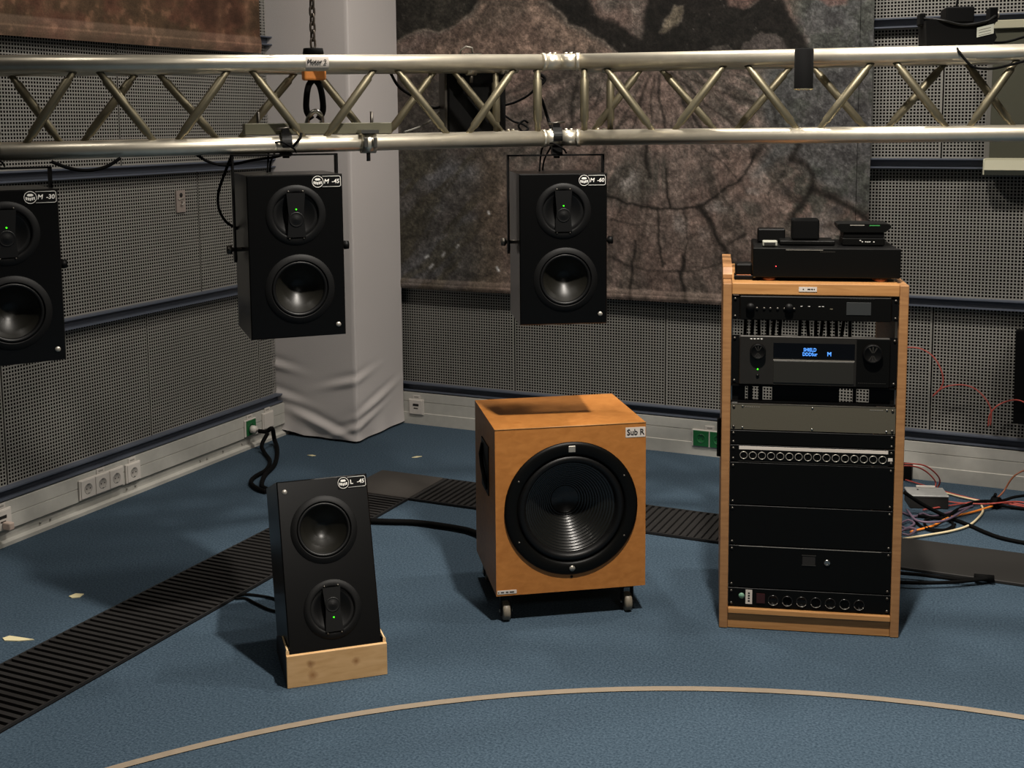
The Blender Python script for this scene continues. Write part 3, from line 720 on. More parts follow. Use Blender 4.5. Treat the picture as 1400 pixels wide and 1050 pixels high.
        for (x, yy, zz) in arc:
            ry, rz = (yy-ty), (zz-tz_); l = math.hypot(ry, rz); ry /= l; rz /= l
            for ww in (-0.014, 0.014):
                for kk in (-0.005, 0.005): c.v.append((ww, yy+ry*kk, zz+rz*kk))
        for i in range(len(arc)-1):
            q = n0+4*i; r_ = q+4
            for a_, b2 in ((0, 1), (1, 3), (3, 2), (2, 0)): c.f.append((q+a_, q+b2, r_+b2, r_+a_)); c.smooth.append(False)
        c.box(-0.010, 0.010, ty-0.008, ty+0.008, tz_+TR+0.004, tz_+TR+0.02)
        c.build('hook_clamp', 'black', e)
        MB().tube([(-0.026, ty, tz_+TR+0.02), (0.026, ty+0.003, tz_+TR+0.026)], 0.004, 8).build('wing_bolt', 'dsteel', e)
        # safety cable and leads
        cable('safety_cable', [(-0.055, ym, h+0.002), (-0.045, ym, yt+0.02), (-0.02, ym-0.03, yt+0.035), (0.015, ym-0.03, yt+0.018), (0.03, ym, yt+0.004)], 0.0028, 'rubber', parent=e)
        cable('lead', [(-0.03, d*0.9, h*0.8), (-0.02, d+0.03, h+0.02), (-0.015, ym+0.01, yt+0.03), (-0.01, ty+0.02, tz_+TR*1.3)], 0.003, 'rubber', parent=e)
    tag(e, label, 'loudspeaker', group)
    return e
def hang(text_l, label, s, d, n, yaw, w, h, dd, fx, fy, fz):
    """front-bottom-centre fx,fy,fz; clamp goes to the lower front chord"""
    c = V0+d*s
    nf = np.array([-math.sin(yaw), math.cos(yaw)])          # back direction of the box
    off = float((c[:2]-np.array([fx, fy]))@nf)
    return speaker(text_l, label, (fx, fy, fz), yaw, 0, w, h, dd, False, True, off, c[2]-fz, 0.055)
def hang2(text_l, label, s, d, yaw, front_px):
    # box centred under the chord: front plane = chord minus half depth
    c = V0+d*s; nb = np.array([-math.sin(yaw), math.cos(yaw)]); f = c[:2]-nb*(SD/2)
    # bottom height from the pixel of the front bottom centre
    p = px_plane(front_px[0], front_px[1], (f[0], f[1], 0), (nb[0], nb[1], 0))
    u = np.array([math.cos(yaw), math.sin(yaw)]); f = f+u*float((p[:2]-f)@u)*1.0
    off = float((c[:2]-f)@nb)
    return speaker(text_l, label, (f[0], f[1], p[2]), yaw, 0, SW, SH, SD, False, True, off, c[2]-p[2], 0.055)
hang2(('M', '-60'), 'black loudspeaker with the M -60 plate, hung from the truss joint above the subwoofer', 0.0, dR, R(31), (770.7, 443.6))
hang2(('M', '-45'), 'black loudspeaker with the M -45 plate hung before the white column', s_on(432, 190, dL, nL, 0), dL, R(45), (409.5, 461))
hang2(('M', '-30'), 'black loudspeaker with the M -30 plate, hung from the truss before the perforated wall', s_on(14, 200, dL, nL, 0), dL, R(58), (19, 499))

# floor loudspeaker in its wooden tray
ty_ = R(42.4); tray_c = np.array([-1.807, 2.715]); tb = np.array([-math.sin(ty_), math.cos(ty_)])
TW = 0.282; e = empty('speaker_tray', (tray_c[0], tray_c[1], 0), ty_)
MB().bbox(-TW/2, TW/2, 0, 0.012, 0.0005, 0.093, 0.0008, 1).build('front_board', 'pine', e)
for sx in (-1, 1):
    x = sx*(TW/2-0.0045)
    MB().prism([(0.0125, 0.0005), (0.25, 0.0005), (0.25, 0.05), (0.12, 0.101), (0.0125, 0.103)], x-0.0045, x+0.0045, 'yz').build('side_board', 'film', e)
    MB().tube([(x, 0.0125, 0.1035), (x, 0.12, 0.1015)], 0.0028, 6).build('top_edge', 'pine_edge', e); MB().box(x-0.0044, x+0.0044, 0.0118, 0.0126, 0.0932, 0.104).build('front_edge', 'pine_edge', e)
MB().box(-TW/2+0.01, TW/2-0.01, 0.20, 0.212, 0.0005, 0.03).build('cross_board', 'pine_edge', e)
MB().box(-TW/2+0.0095, TW/2-0.0095, 0.0125, 0.05, 0.055, 0.068).build('front_ledge', 'pine_edge', e)
tag(e, 'shallow pine wood tray holding the tilted floor loudspeaker', 'wooden tray')
lp = tray_c+tb*0.0165
lw, lh = 0.262, 0.490
speaker(('L', '-45'), 'black loudspeaker with the L -45 plate, tilted back in a wooden tray on the floor', (lp[0], lp[1], 0.077), R(43.5), R(20), lw, lh, 0.262, True, False)

# ------------------------------------------------------------------ subwoofer
def subwoofer():
    w, h, d, z0 = 0.480, 0.530, 0.414, 0.092
    e = empty('subwoofer', (-1.369, 3.381, 0), R(35))
    t = 0.018; cx, cz = 0.0, z0+h*0.505; Ro = 0.196
    mb = MB(); n = 72
    # front baffle: ring between hole and rectangle
    ring = [(cx+Ro*math.cos(2*math.pi*k/n), cz+Ro*math.sin(2*math.pi*k/n)) for k in range(n)]
    def rectpt(a):
        c_, s_ = math.cos(a), math.sin(a); x0, x1, y0, y1 = -w/2, w/2, z0-cz, z0+h-cz
        k = min((x1 if c_ > 0 else x0)/c_ if abs(c_) > 1e-6 else 1e9, (y1 if s_ > 0 else y0)/s_ if abs(s_) > 1e-6 else 1e9)
        return (cx+c_*k, cz+s_*k)
    angs = sorted(set([2*math.pi*k/n for k in range(n)]+[math.atan2(b, a) % (2*math.pi) for a in (-w/2, w/2) for b in (z0-cz, z0+h-cz)]))
    N = len(angs); b0 = len(mb.v)
    for a in angs: mb.v.append((cx+Ro*math.cos(a), 0, cz+Ro*math.sin(a)))
    for a in angs: q = rectpt(a); mb.v.append((q[0], 0, q[1]))
    for a in angs: mb.v.append((cx+Ro*math.cos(a), t, cz+Ro*math.sin(a)))
    for i in range(N):
        j = (i+1) % N; mb.f.append((b0+i, b0+N+i, b0+N+j, b0+j)); mb.f.append((b0+i, b0+j, b0+2*N+j, b0+2*N+i)); mb.smooth += [False, False]
    mb.box(-w/2, -w/2+t, 0.0002, d, z0, z0+h); mb.box(w/2-t, w/2, 0.0002, d, z0, z0+h)
    mb.box(-w/2+t, w/2-t, 0.0002, d, z0+h-t, z0+h); mb.box(-w/2+t, w/2-t, 0.0002, d, z0, z0+t); mb.box(-w/2+t, w/2-t, d-t, d, z0+t, z0+h-t)
    mb.build('cabinet', 'subw', e, fix=True)
    ed = MB().tube([(-w/2, 0, z0+h), (w/2, 0, z0+h)], 0.0016, 8).build('top_edge', 'oakh', e)
    MB().lathe([(Ro+0.017, 0.0), (Ro+0.016, -0.006), (Ro+0.008, -0.009), (Ro-0.018, -0.009), (Ro-0.024, -0.003), (Ro-0.025, 0.012)], 80, cx, cz).build('driver_frame', 'cabg', e)
    rs = Ro-0.025
    MB().lathe([(rs, 0.004), (rs-0.006, -0.006), (rs-0.016, -0.008), (rs-0.024, -0.002), (rs-0.028, 0.012)], 80, cx, cz).build('surround', 'surround', e)
    r0 = rs-0.028; prof = []; nr = 13
    for i in range(nr*4+1):
        f = i/(nr*4); prof.append((r0*(1-f*0.68), 0.012+0.085*f+0.0016*math.sin(2*math.pi*f*nr)))
    prof += [(r0*0.30, 0.098), (r0*0.2, 0.103), (r0*0.1, 0.106), (0.0005, 0.107)]
    MB().lathe(prof, 80, cx, cz).build('cone', 'cone2', e)
    MB().bbox(-0.011, 0.011, -0.0115, -0.0088, -0.010, 0.010, 0.001, 1).build('badge', 'badge', e, loc=(cx, 0, cz+Ro-0.004))
    MB().lathe([(0.009, -0.009), (0.0088, -0.0115), (0.0003, -0.012)], 20, cx, cz-Ro+0.005).build('badge', 'badge', e)
    for k in range(6):
        a = R(30+60*k); MB().lathe([(0.004, -0.009), (0.0035, -0.0105), (0.0003, -0.011)], 10, cx+(Ro-0.002)*math.cos(a), cz+(Ro-0.002)*math.sin(a)).build('screw', 'dsteel', e)
    MB().lathe([(0.0045, -0.0005), (0.0045, -0.0012), (0.0003, -0.0015)], 12, cx, z0+0.047).build('plug', 'hole', e)
    lb = MB().bbox(w/2-0.066, w/2-0.002, -0.0012, 0.0, z0+h-0.046, z0+h-0.014, 0.0004, 1).build('label', 'label', e)
    text('Sub R', 0.026, 'ink', lb, (w/2-0.034, -0.0015, z0+h-0.030), sx=0.92, bold=0.0)
    l2 = MB().bbox(-w/2+0.003, -w/2+0.064, -0.0012, 0.0, z0+0.006, z0+0.018, 0.0003, 1).build('small_label', 'label', e)
    mk = MB()
    for (a, b) in ((0.006, 0.009), (0.014, 0.024), (0.030, 0.038), (0.042, 0.056)): mk.box(-w/2+a, -w/2+b, -0.0015, -0.0011, z0+0.0095, z0+0.0135)
    mk.build('marks', 'ink', l2)
    # recessed bar handles in both sides
    for sx in (-1, 1):
        x = sx*w/2
        hm = MB(); 
        hm.box(min(x, x+sx*0.003), max(x, x+sx*0.003), 0.12, 0.26, z0+0.285, z0+0.445)
        hh = hm.build('side_handle', 'black', e)
        MB().tube([(x+sx*0.003, 0.15, z0+0.30), (x+sx*0.010, 0.15, z0+0.335), (x+sx*0.012, 0.19, z0+0.365), (x+sx*0.010, 0.23, z0+0.395), (x+sx*0.003, 0.23, z0+0.43)], 0.007, 8).build('grip', 'cabg', hh)
    # casters
    first = None
    for (x, y) in ((-w/2+0.035, 0.035), (w/2-0.05, 0.035), (-w/2+0.035, d-0.04), (w/2-0.05, d-0.04)):
        g = MB(); g.box(-0.022, 0.022, -0.022, 0.022, z0-0.006, z0-0.001)
        g.box(-0.018, -0.014, -0.012, 0.016, 0.018, z0-0.006); g.box(0.014, 0.018, -0.012, 0.016, 0.018, z0-0.006); g.box(-0.018, 0.018, -0.012, 0.018, z0-0.013, z0-0.006)
        if first is None: cs = first = g.build('caster', 'cabg', e, loc=(x, y, 0))
        else: cs = share(first, 'caster', e, (x, y, 0))
        MB().lathe([(0.0005, -0.0115), (0.026, -0.0115), (0.030, -0.008), (0.030, 0.008), (0.026, 0.0115), (0.0005, 0.0115)], 24, 0, 0.030, axis='x').build('wheel', 'wheel', cs)
        MB().tube([(-0.021, 0, 0.030), (0.021, 0, 0.030)], 0.0045, 10).build('axle', 'steel', cs)
    tag(e, 'wooden subwoofer cube on casters with a large black round driver and a Sub R label', 'subwoofer')
    return e
subwoofer()
# lead lying over the subwoofer top
se = Matrix.Translation((-1.369, 3.381, 0)) @ Matrix.Rotation(R(35), 4, 'Z')
# black lead across the floor from the tilted loudspeaker to the subwoofer
cable('floor_lead', [tuple(px_floor(x, y, 0.014)) for x, y in ((506, 712), (530, 713), (565, 714), (600, 718), (640, 725), (664, 735))], 0.0115, 'rubber', 'thick black lead lying on the carpet between tilted loudspeaker and subwoofer')

# ------------------------------------------------------------------ equipment rack
RW, RHT, RDP = 0.535, 1.077, 0.50
RP, RY = (-0.669, 3.572, 0), R(15.4)
e = empty('equipment_rack', RP, RY)
for sx in (-1, 1):
    x0, x1 = (-RW/2, -RW/2+0.026) if sx < 0 else (RW/2-0.026, RW/2)
    MB().bbox(x0, x1, 0, RDP, 0.0, RHT-0.002, 0.003, 2).build('side_panel', 'oak', e)
MB().bbox(-RW/2+0.0265, RW/2-0.0265, -0.001, RDP, RHT-0.036, RHT, 0.003, 2).build('top_board', 'oakh', e)
# raised oak lip along the left edge of the top
MB().prism([(0.10, RHT), (0.10, RHT+0.012), (0.12, RHT+0.032), (RDP, RHT+0.032), (RDP, RHT)], -RW/2, -RW/2+0.028, 'yz').build('top_lip', 'oak', e)
MB().bbox(-RW/2+0.0265, RW/2-0.0265, -0.006, 0.10, 0.050, 0.069, 0.003, 2).build('bottom_board', 'oakh', e)
MB().bbox(-RW/2+0.0265, RW/2-0.0265, 0.004, 0.024, 0.002, 0.0495, 0.001, 1).build('kick_board', 'oakh', e)
MB().box(-RW/2+0.0265, RW/2-0.0265, 0.10, RDP, 0.04, 0.058).build('floor_board', 'oakh', e)
for sx in (-1, 1):
    x = sx*(RW/2-0.0265)
    MB().box(min(x, x-sx*0.004), max(x, x-sx*0.004), 0.018, 0.045, 0.07, RHT-0.037).build('mounting_rail', 'steel', e)
MB().box(-RW/2+0.0265, RW/2-0.0265, RDP-0.004, RDP, 0.06, 0.56).build('rear_panel', 'cabg', e)
tag(e, 'tall oak veneer equipment rack full of black audio units', 'equipment rack')
RM = Matrix.Translation(RP) @ Matrix.Rotation(RY, 4, 'Z')
def rl(x, y, z): return RM @ Vector((x, y, z))
EW = RW/2-0.0272    # ear half width
def rack_unit(name, label, cat, z0, z1, material='cabg', depth=0.3, body=True, ears=None, y0=0.004, low=0.002):
    u = empty(name, rl(0, 0, z0), RY); hgt = z1-z0-0.0015
    if ears is None:
        MB().bbox(-EW, EW, y0, y0+0.004, 0.0008, hgt, 0.0008, 1).build('front_panel', material, u)
    else:
        MB().bbox(-ears, ears, y0-0.012, y0+0.004, 0.0008, hgt, 0.0025, 1).build('front_panel', material, u)
        for sx in (-1, 1):
            a, b = sorted((sx*ears, sx*EW)); MB().box(a+0.0005, b-0.0005, y0+0.001, y0+0.005, 0.001, hgt-0.001).build('rack_ear', 'black', u)
    if body: MB().box(-0.215, 0.215, y0+0.006, y0+depth, 0.002, hgt-low).build('chassis', 'black', u)
    for sx in (-1, 1):
        for zz in ([0.010, hgt-0.010] if hgt > 0.05 else [0.008, hgt-0.008]):
            MB().lathe([(0.0042, 0), (0.004, -0.0022), (0.0003, -0.003)], 10, sx*(EW-0.009), zz, y0).build('screw', 'dsteel', u)
    tag(u, label, cat); return u, hgt, y0
# 1 preamplifier
u, hg, y0 = rack_unit('preamplifier', 'black preamplifier with small knobs and a grey screen at the rack top', 'amplifier', 0.966, 1.040, 'cabg', 0.26, ears=0.218)
yf = y0-0.012
for x, r in ((-0.187, .013), (-0.075, .013)): MB().lathe([(r, 0), (r*.95, -0.012), (0.0003, -0.0125)], 24, x, hg*0.54, yf).build('knob', 'black', u)
for x in (-0.168, -0.147, -0.129, -0.108, -0.088, -0.060): MB().lathe([(0.004, 0), (0.0035, -0.004), (0.0003, -0.0042)], 10, x, hg*0.5, yf).build('button', 'dsteel', u)
for x in (-0.042, -0.02, 0.01, 0.02): MB().box(x, x+0.006, yf-0.001, yf, hg*0.6, hg*0.6+0.0015).build('mark', 'white', u)
MB().box(0.043, 0.051, yf-0.001, yf, hg*0.5, hg*0.5+0.002).build('mark', 'lightrim', u)
MB().bbox(0.090, 0.160, yf-0.0015, yf+0.001, hg*0.28, hg*0.80, 0.0005, 1).build('screen', mat('grey_screen', (52, 54, 54), 0.3), u)
for i in range(9): MB().box(0.100+i*0.008, 0.105+i*0.008, yf-0.001, yf, hg*0.93, hg*0.96).build('mark', 'dsteel', u)
# cable bundles hanging in the gap
for i in range(16):
    x = -0.19+i*0.0215
    if 5 < i < 8: continue
    o = MB().tube([rl(x, 0.275, 0.990), rl(x+random.uniform(-.004, .004), 0.28, 0.92), rl(x+random.uniform(-.006, .006), 0.285, 0.85)], 0.0055, 8)
    b = rl(x, 0.28, 0.85); o.v = [tuple(Vector(v)-b) for v in o.v]
    q = o.build('plug_lead', mat('lead_grey', (70, 68, 64), 0.5) if i == 0 else bpy.data.materials['lead_grey'], loc=b); tag(q, 'short grey plug lead in the gap between preamplifier and receiver', 'cable', 'plug leads behind the receiver')
# 2 AV receiver
u, hg, y0 = rack_unit('av_receiver', 'dark grey receiver with two big knobs and a blue lit display', 'receiver', 0.770, 0.9205, 'recv', 0.26, ears=0.217, low=0.055)
yf = y0-0.012
dp = MB().bbox(-0.118, 0.117, yf-0.0012, yf+0.001, hg*0.55, hg*0.87, 0.0006, 1).build('display', 'glassb', u)
text('SHIELD', 0.0145, 'blue', dp, (-0.012, yf-0.0018, hg*0.735), sx=0.82, bold=0.0)
text('DDDSur', 0.0145, 'blue', dp, (-0.012, yf-0.0018, hg*0.645), sx=0.82, bold=0.0)
text('M', 0.017, 'blue', dp, (0.044, yf-0.0018, hg*0.655), sx=0.95, bold=0.0)
MB().box(-0.118, 0.117, yf-0.002, yf, hg*0.512, hg*0.532).build('trim_line', 'badge', u)
MB().bbox(-0.117, 0.116, yf-0.0022, yf+0.001, hg*0.06, hg*0.505, 0.0008, 1).build('flap_door', mat('receiver_flap', (34, 33, 29), 0.45, noise=0.05, nscale=200), u)
MB().bbox(0.122, 0.2165, yf-0.0006, yf+0.001, 0.002, hg-0.004, 0.0004, 1).build('right_panel', 'cabg', u)
for x, r, c in ((-0.163, 0.0235, 'black'), (0.167, 0.0285, 'black')):
    k = MB().lathe([(r, 0), (r*.97, -0.014), (r*.85, -0.016), (r*.8, -0.0145), (0.0003, -0.0145)], 36, x, hg*0.69, yf).build('knob', c, u)
    for a in (60, 90, 118, 240, 268, 296):
        ca, sa = math.cos(R(a)), math.sin(R(a)); q = MB(); w_ = 0.0016 if x < 0 else 0.0024
        q.prism([(x+ca*r*.15-sa*w_*.4, hg*.69+sa*r*.15+ca*w_*.4), (x+ca*r*.78-sa*w_, hg*.69+sa*r*.78+ca*w_), (x+ca*r*.78+sa*w_, hg*.69+sa*r*.78-ca*w_), (x+ca*r*.15+sa*w_*.4, hg*.69+sa*r*.15-ca*w_*.4)], yf-0.0152, yf-0.0146)
        q.build('brushed_glint', 'dsteel', k)  # lighter wedges stand in for the glint on the brushed knob face
MB().lathe([(0.0022, 0), (0.002, -0.002), (0.0003, -0.0024)], 10, -0.163, hg*0.32, yf).build('power_light', 'led', u)
MB().lathe([(0.005, 0), (0.0045, -0.003), (0.0003, -0.0034)], 14, -0.163, hg*0.19, yf).build('power_button', 'cabg', u)
for i in range(4): MB().box(-0.186+i*0.010, -0.180+i*0.010, yf-0.0006, yf, hg*0.93, hg*0.95).build('mark', 'white', u)
for i in range(14): MB().box(0.128+i*0.0058, 0.132+i*0.0058, yf-0.0012, yf, hg*0.085, hg*0.095).build('mark', 'dsteel', u)
# 3 vented tray under it, open to the wall behind
u = empty('rack_shelf', rl(0, 0, 0.712), RY)
for (a, b) in ((-EW, -0.198), (-0.190, -0.176), (-0.158, -0.146), (-0.118, 0.078), (0.118, 0.128), (0.165, EW)):
    MB().box(a, b, 0.02, 0.03, 0.004, 0.050).build('shelf_support', 'black', u)
MB().box(-EW, EW, 0.004, 0.30, 0.0505, 0.0545).build('shelf_plate', 'cabg', u)
MB().box(-EW, EW, 0.01, 0.035, 0.0, 0.004).build('lower_plate', 'black', u)
tag(u, 'black open shelf under the receiver, wall showing through its gaps', 'rack shelf')
# 4 grey power amplifier
u, hg, y0 = rack_unit('grey_amplifier', 'plain olive-grey rack unit below the receiver', 'amplifier', 0.628, 0.7105, 'grey', 0.26, low=0.05)
for x in (-0.205, 0, 0.215):
    for zz in (0.008, hg-0.008): MB().lathe([(0.003, 0), (0.0028, -0.0016), (0.0003, -0.002)], 10, x, zz, y0).build('bolt', 'steel', u)
for i in range(7): MB().box(-0.198+i*0.0065, -0.194+i*0.0065, y0-0.0006, y0, hg-0.010, hg-0.0085).build('mark', 'badge', u)
for i in range(8): MB().box(0.165+i*0.005, 0.169+i*0.005, y0-0.0006, y0, hg-0.010, hg-0.008).build('mark', 'badge', u)
MB().box(-EW, EW, y0-0.0006, y0, hg-0.0016, hg-0.0002).build('top_edge', 'dsteel', u)
# 5 blank
rack_unit('blank_panel', 'narrow black blank panel between the grey unit and the patch bay', 'blank panel', 0.583, 0.627, 'cabg', 0.05, body=False)
# 6 patch bay
u, hg, y0 = rack_unit('patch_bay', 'black patch bay with a white strip over sixteen round sockets', 'patch bay', 0.529, 0.582, 'cabg', 0.12)
MB().bbox(-0.214, 0.222, y0-0.0012, y0+0.0005, hg-0.013, hg-0.003, 0.0003, 1).build('label_strip', 'label', u)
k0 = None
for i in range(16):
    x = -0.200+i*0.0271
    if k0 is None: k0 = MB().lathe([(0.0118, 0), (0.0116, -0.0025), (0.0100, -0.0025), (0.0098, 0.0)], 28).build('socket_ring', 'badge', u, loc=(x, y0, hg*0.40))
    else: share(k0, 'socket_ring', u, (x, y0, hg*0.40))
MB().box(0.222, 0.235, y0-0.0012, y0, hg*0.33, hg*0.52).build('tag', 'label', u)
MB().box(-0.215, 0.222, y0-0.0012, y0, 0.001, 0.0025).build('lower_edge', 'dsteel', u)
# 7, 8 blanks, 9 drawer, 10 power strip
rack_unit('blank_panel', 'tall black blank panel directly below the patch bay', 'blank panel', 0.395, 0.528, 'cabg', 0.05, body=False)
rack_unit('blank_panel', 'tall black blank panel directly above the rack drawer', 'blank panel', 0.268, 0.394, 'cabg', 0.05, body=False)
u, hg, y0 = rack_unit('lockable_unit', 'black rack drawer with a round silver lock near the rack bottom', 'drawer', 0.133, 0.267, 'cabg', 0.3)
MB().lathe([(0.0095, 0), (0.009, -0.004), (0.006, -0.005), (0.0055, -0.0042), (0.0003, -0.0042)], 24, 0.053, hg*0.69, y0).build('lock', 'steel', u)
MB().box(-0.020, 0.018, y0-0.0008, y0+0.0005, hg*0.60, hg*0.82).build('finger_recess', 'hole', u)
for zz in (0.595, 0.83): MB().box(-0.022, 0.020, y0-0.002, y0, hg*zz, hg*zz+0.002).build('recess_edge', 'dsteel', u)
MB().box(-0.21, 0.21, y0-0.001, y0, hg-0.0018, hg-0.0004).build('top_edge', 'badge', u)
u, hg, y0 = rack_unit('power_strip', 'black power strip with a row of round outlets at the rack bottom', 'power strip', 0.0715, 0.132, 'cabg', 0.1)
k0 = None
for i in range(7):
    x = -0.105+i*0.0425
    if k0 is None: k0 = MB().lathe([(0.0165, 0), (0.0160, -0.003), (0.0142, -0.003), (0.0135, 0.0), (0.0003, 0.0)], 28).build('outlet', mat('outlet_black', (26, 25, 24), 0.25), u, loc=(x, y0, hg*0.42))
    else: share(k0, 'outlet', u, (x, y0, hg*0.42))
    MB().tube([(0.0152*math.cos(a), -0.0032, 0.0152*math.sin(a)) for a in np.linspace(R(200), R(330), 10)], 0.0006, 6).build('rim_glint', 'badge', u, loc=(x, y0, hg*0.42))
lb = MB().box(-0.188, -0.168, y0-0.001, y0, hg*0.16, hg*0.92).build('test_label', 'label', u)
for i in range(4): MB().box(-0.181, -0.175, y0-0.0014, y0-0.0009, hg*(0.28+i*0.14), hg*(0.36+i*0.14)).build('mark', 'ink', lb)
MB().lathe([(0.009, 0), (0.009, -0.001), (0.0003, -0.0012)], 20, -0.200, hg*0.58, y0).build('green_sticker', mat('mint_sticker', (120, 160, 135), 0.6), u)
MB().box(-0.155, -0.130, y0-0.004, y0, hg*0.25, hg*0.75).build('switch', mat('dark_red_switch', (52, 22, 22), 0.35), u)
# label on the top board
lb = MB().box(-0.047, 0.005, -0.0025, -0.0012, RHT-0.024, RHT-0.010).build('rack_label', 'label', e)
mk = MB()
for a, b in ((-0.036, -0.032), (-0.022, -0.014), (-0.012, -0.006), (-0.004, -0.001)): mk.box(a, b, -0.0029, -0.0024, RHT-0.019, RHT-0.015)
mk.build('marks', 'ink', lb)

# ------------------------------------------------------------------ things on the rack
u = empty('disc_player', rl(0.034, 0.045, RHT), RY)
PW, PH = 0.428, 0.100
MB().bbox(-PW/2, PW/2, 0, 0.014, 0.012, PH, 0.002, 1).build('front_panel', 'cabg', u)
MB().bbox(-PW/2+0.004, PW/2-0.004, 0.0145, 0.32, 0.012, PH-0.002, 0.003, 1).build('case', 'black', u)
for x in (-PW/2+0.05, PW/2-0.055):
    for y in (0.03, 0.28): MB().lathe([(0.0003, 0.0), (0.021, 0.0), (0.022, 0.003), (0.022, 0.0118), (0.0003, 0.0118)], 24, x, 0, y, axis='z').build('foot', 'copper', u)
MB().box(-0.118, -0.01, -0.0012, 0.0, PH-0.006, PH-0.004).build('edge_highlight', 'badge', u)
for i in range(9): MB().box(-0.018+i*0.005, -0.0145+i*0.005, -0.0008, 0.0, PH-0.0115, PH-0.0085).build('mark', 'dsteel', u)
MB().lathe([(0.0018, 0), (0.0015, -0.0015), (0.0003, -0.0017)], 10, -0.146, 0.045, 0).build('standby_light', 'red', u)
tag(u, 'wide black disc player with copper feet standing on the oak rack', 'disc player')
zt = RHT+PH+0.0005
def onp(name, mb, material, x, y, z=zt): return mb.build(name, material, loc=rl(x, y, z), rot=(0, 0, RY))
o = onp('small_speaker_cube', MB().bbox(-0.041, 0.041, -0.035, 0.035, 0.012, 0.076, 0.006, 2), 'rubber', -0.018, 0.20); tag(o, 'small black fabric cube standing on the flat black box', 'small speaker')
o.location = rl(-0.018, 0.20, zt+0.001)
o = onp('flat_box', MB().bbox(-0.082, 0.082, -0.06, 0.06, 0, 0.0125, 0.002, 1), 'cabg', -0.014, 0.20); tag(o, 'thin flat black box lying on the disc player', 'media box')
o = onp('network_box', MB().bbox(-0.042, 0.042, -0.03, 0.03, 0, 0.041, 0.003, 1), 'black', -0.118, 0.255); tag(o, 'small black network box behind the white plug on the player', 'network box')
e2 = empty('white_adapter', rl(-0.128, 0.11, zt), RY)
MB().bbox(-0.022, 0.022, -0.018, 0.018, 0, 0.016, 0.003, 2).build('body', mat('adapter_grey', (150, 150, 138), 0.5), e2)
MB().box(-0.018, 0.016, -0.0192, -0.018, 0.004, 0.011).build('port', 'hole', e2); tag(e2, 'small pale grey adapter lying at the front of the disc player', 'adapter')
e2 = empty('stacked_receiver', rl(0.152, 0.19, zt), RY)
MB().bbox(-0.062, 0.062, -0.05, 0.05, 0, 0.022, 0.002, 1).build('lower_box', 'cabg', e2)
MB().bbox(-0.060, 0.060, -0.05, 0.05, 0.0225, 0.040, 0.002, 1).build('middle_box', 'black', e2)
MB().prism([(-0.078, 0.064), (-0.078, 0.056), (-0.066, 0.0405), (0.062, 0.0405), (0.078, 0.054), (0.078, 0.062), (0.07, 0.066), (-0.07, 0.066)], -0.055, 0.055).build('top_cradle', 'cabg', e2)
MB().box(-0.042, 0.0, -0.0565, -0.055, 0.0605, 0.0635).build('edge_strip', 'badge', e2); MB().box(0.015, 0.045, -0.0565, -0.055, 0.060, 0.0625).build('green_strip', mat('dim_green', (60, 130, 70), 0.4, emit=(40, 140, 60), estr=0.15), e2)
for i, x in enumerate((-0.012, -0.006, 0.004, 0.010, 0.016, 0.028)): MB().box(x, x+0.004, -0.0512, -0.05, 0.010+(0.004 if i == 0 else 0), 0.0125+(0.004 if i == 0 else 0)).build('indicator', 'white', e2)
tag(e2, 'stack of small black wireless receivers on the right of the disc player', 'wireless receiver')
e2 = empty('power_brick', rl(-0.206, 0.10, RHT), RY)
MB().bbox(-0.028, 0.028, -0.035, 0.035, 0.0005, 0.014, 0.002, 1).build('base', 'black', e2); MB().bbox(-0.026, 0.026, -0.03, 0.03, 0.0145, 0.050, 0.006, 2).build('body', 'cabg', e2)
MB().bbox(-0.022, 0.022, -0.031, -0.028, 0.012, 0.0155, 0.0008, 1).build('lip', 'copper', e2); tag(e2, 'small black power brick beside the disc player on the rack', 'power brick')

# ------------------------------------------------------------------ chain hook
HC = V0+dL*s_on(431, 150, dL, nL, 0.0)+nL*(CH/2); hx, hy, hz = HC[0], HC[1], V0[2]
hp = px_plane(429, 100, HC, nL)      # point in the middle plane of the truss
hx, hy = hp[0], hp[1]
def hz_of(y): return px_plane(430, y, (hx, hy, 0), nL)[2]
e2 = empty('chain_hook', (hx, hy, 0), AL)
zb, zt_ = hz_of(110), hz_of(66)
# the hook block stands proud of the truss top chord, its label faces the room
e2.location = (hx, hy, 0)
fo = 0.0                             # block hangs in the middle of the truss
bm_ = MB(); 
MB().bbox(-0.033, 0.033, -0.026, 0.026, hz_of(110), hz_of(76), 0.006, 2).build('hook_block', 'orange', e2, loc=(0, fo, 0))
MB().lathe([(0.0003, 0), (0.029, 0), (0.0315, 0.006), (0.029, 0.020), (0.0003, 0.022)], 24, 0, hz_of(75.5), 0, axis='z').build('cap', 'rubber', e2, loc=(0, fo, 0))
hk = MB()
for sx in (-1, 1):
    hk.tube(smooth_path([(sx*0.004, 0, hz_of(109)), (sx*0.017, 0, hz_of(118)), (sx*0.024, 0, hz_of(135)), (sx*0.024, 0, hz_of(152)), (sx*0.010, 0, hz_of(163))]), [0.009]*33 if False else 0.0095, 10)
hk.build('hook', 'rubber', e2, loc=(0, fo, 0))
link = MB().tube([(0.0075*math.cos(a), 0, 0.0115*math.sin(a)+(0.004 if math.sin(a) > 0 else -0.004)) for a in np.linspace(0, 2*math.pi, 20, endpoint=False)], 0.0036, 8, closed=True)
zc = hz_of(66)+0.014; l0 = None; k = 0
while zc < 2.75:
    rot = (0, 0, R(90)*(k % 2)+R(25))
    if l0 is None: l0 = link.build('chain_link', 'chain', e2, loc=(0, fo, zc), rot=rot)
    else: share(l0, 'chain_link', e2, (0, fo, zc), rot)
    zc += 0.0235; k += 1
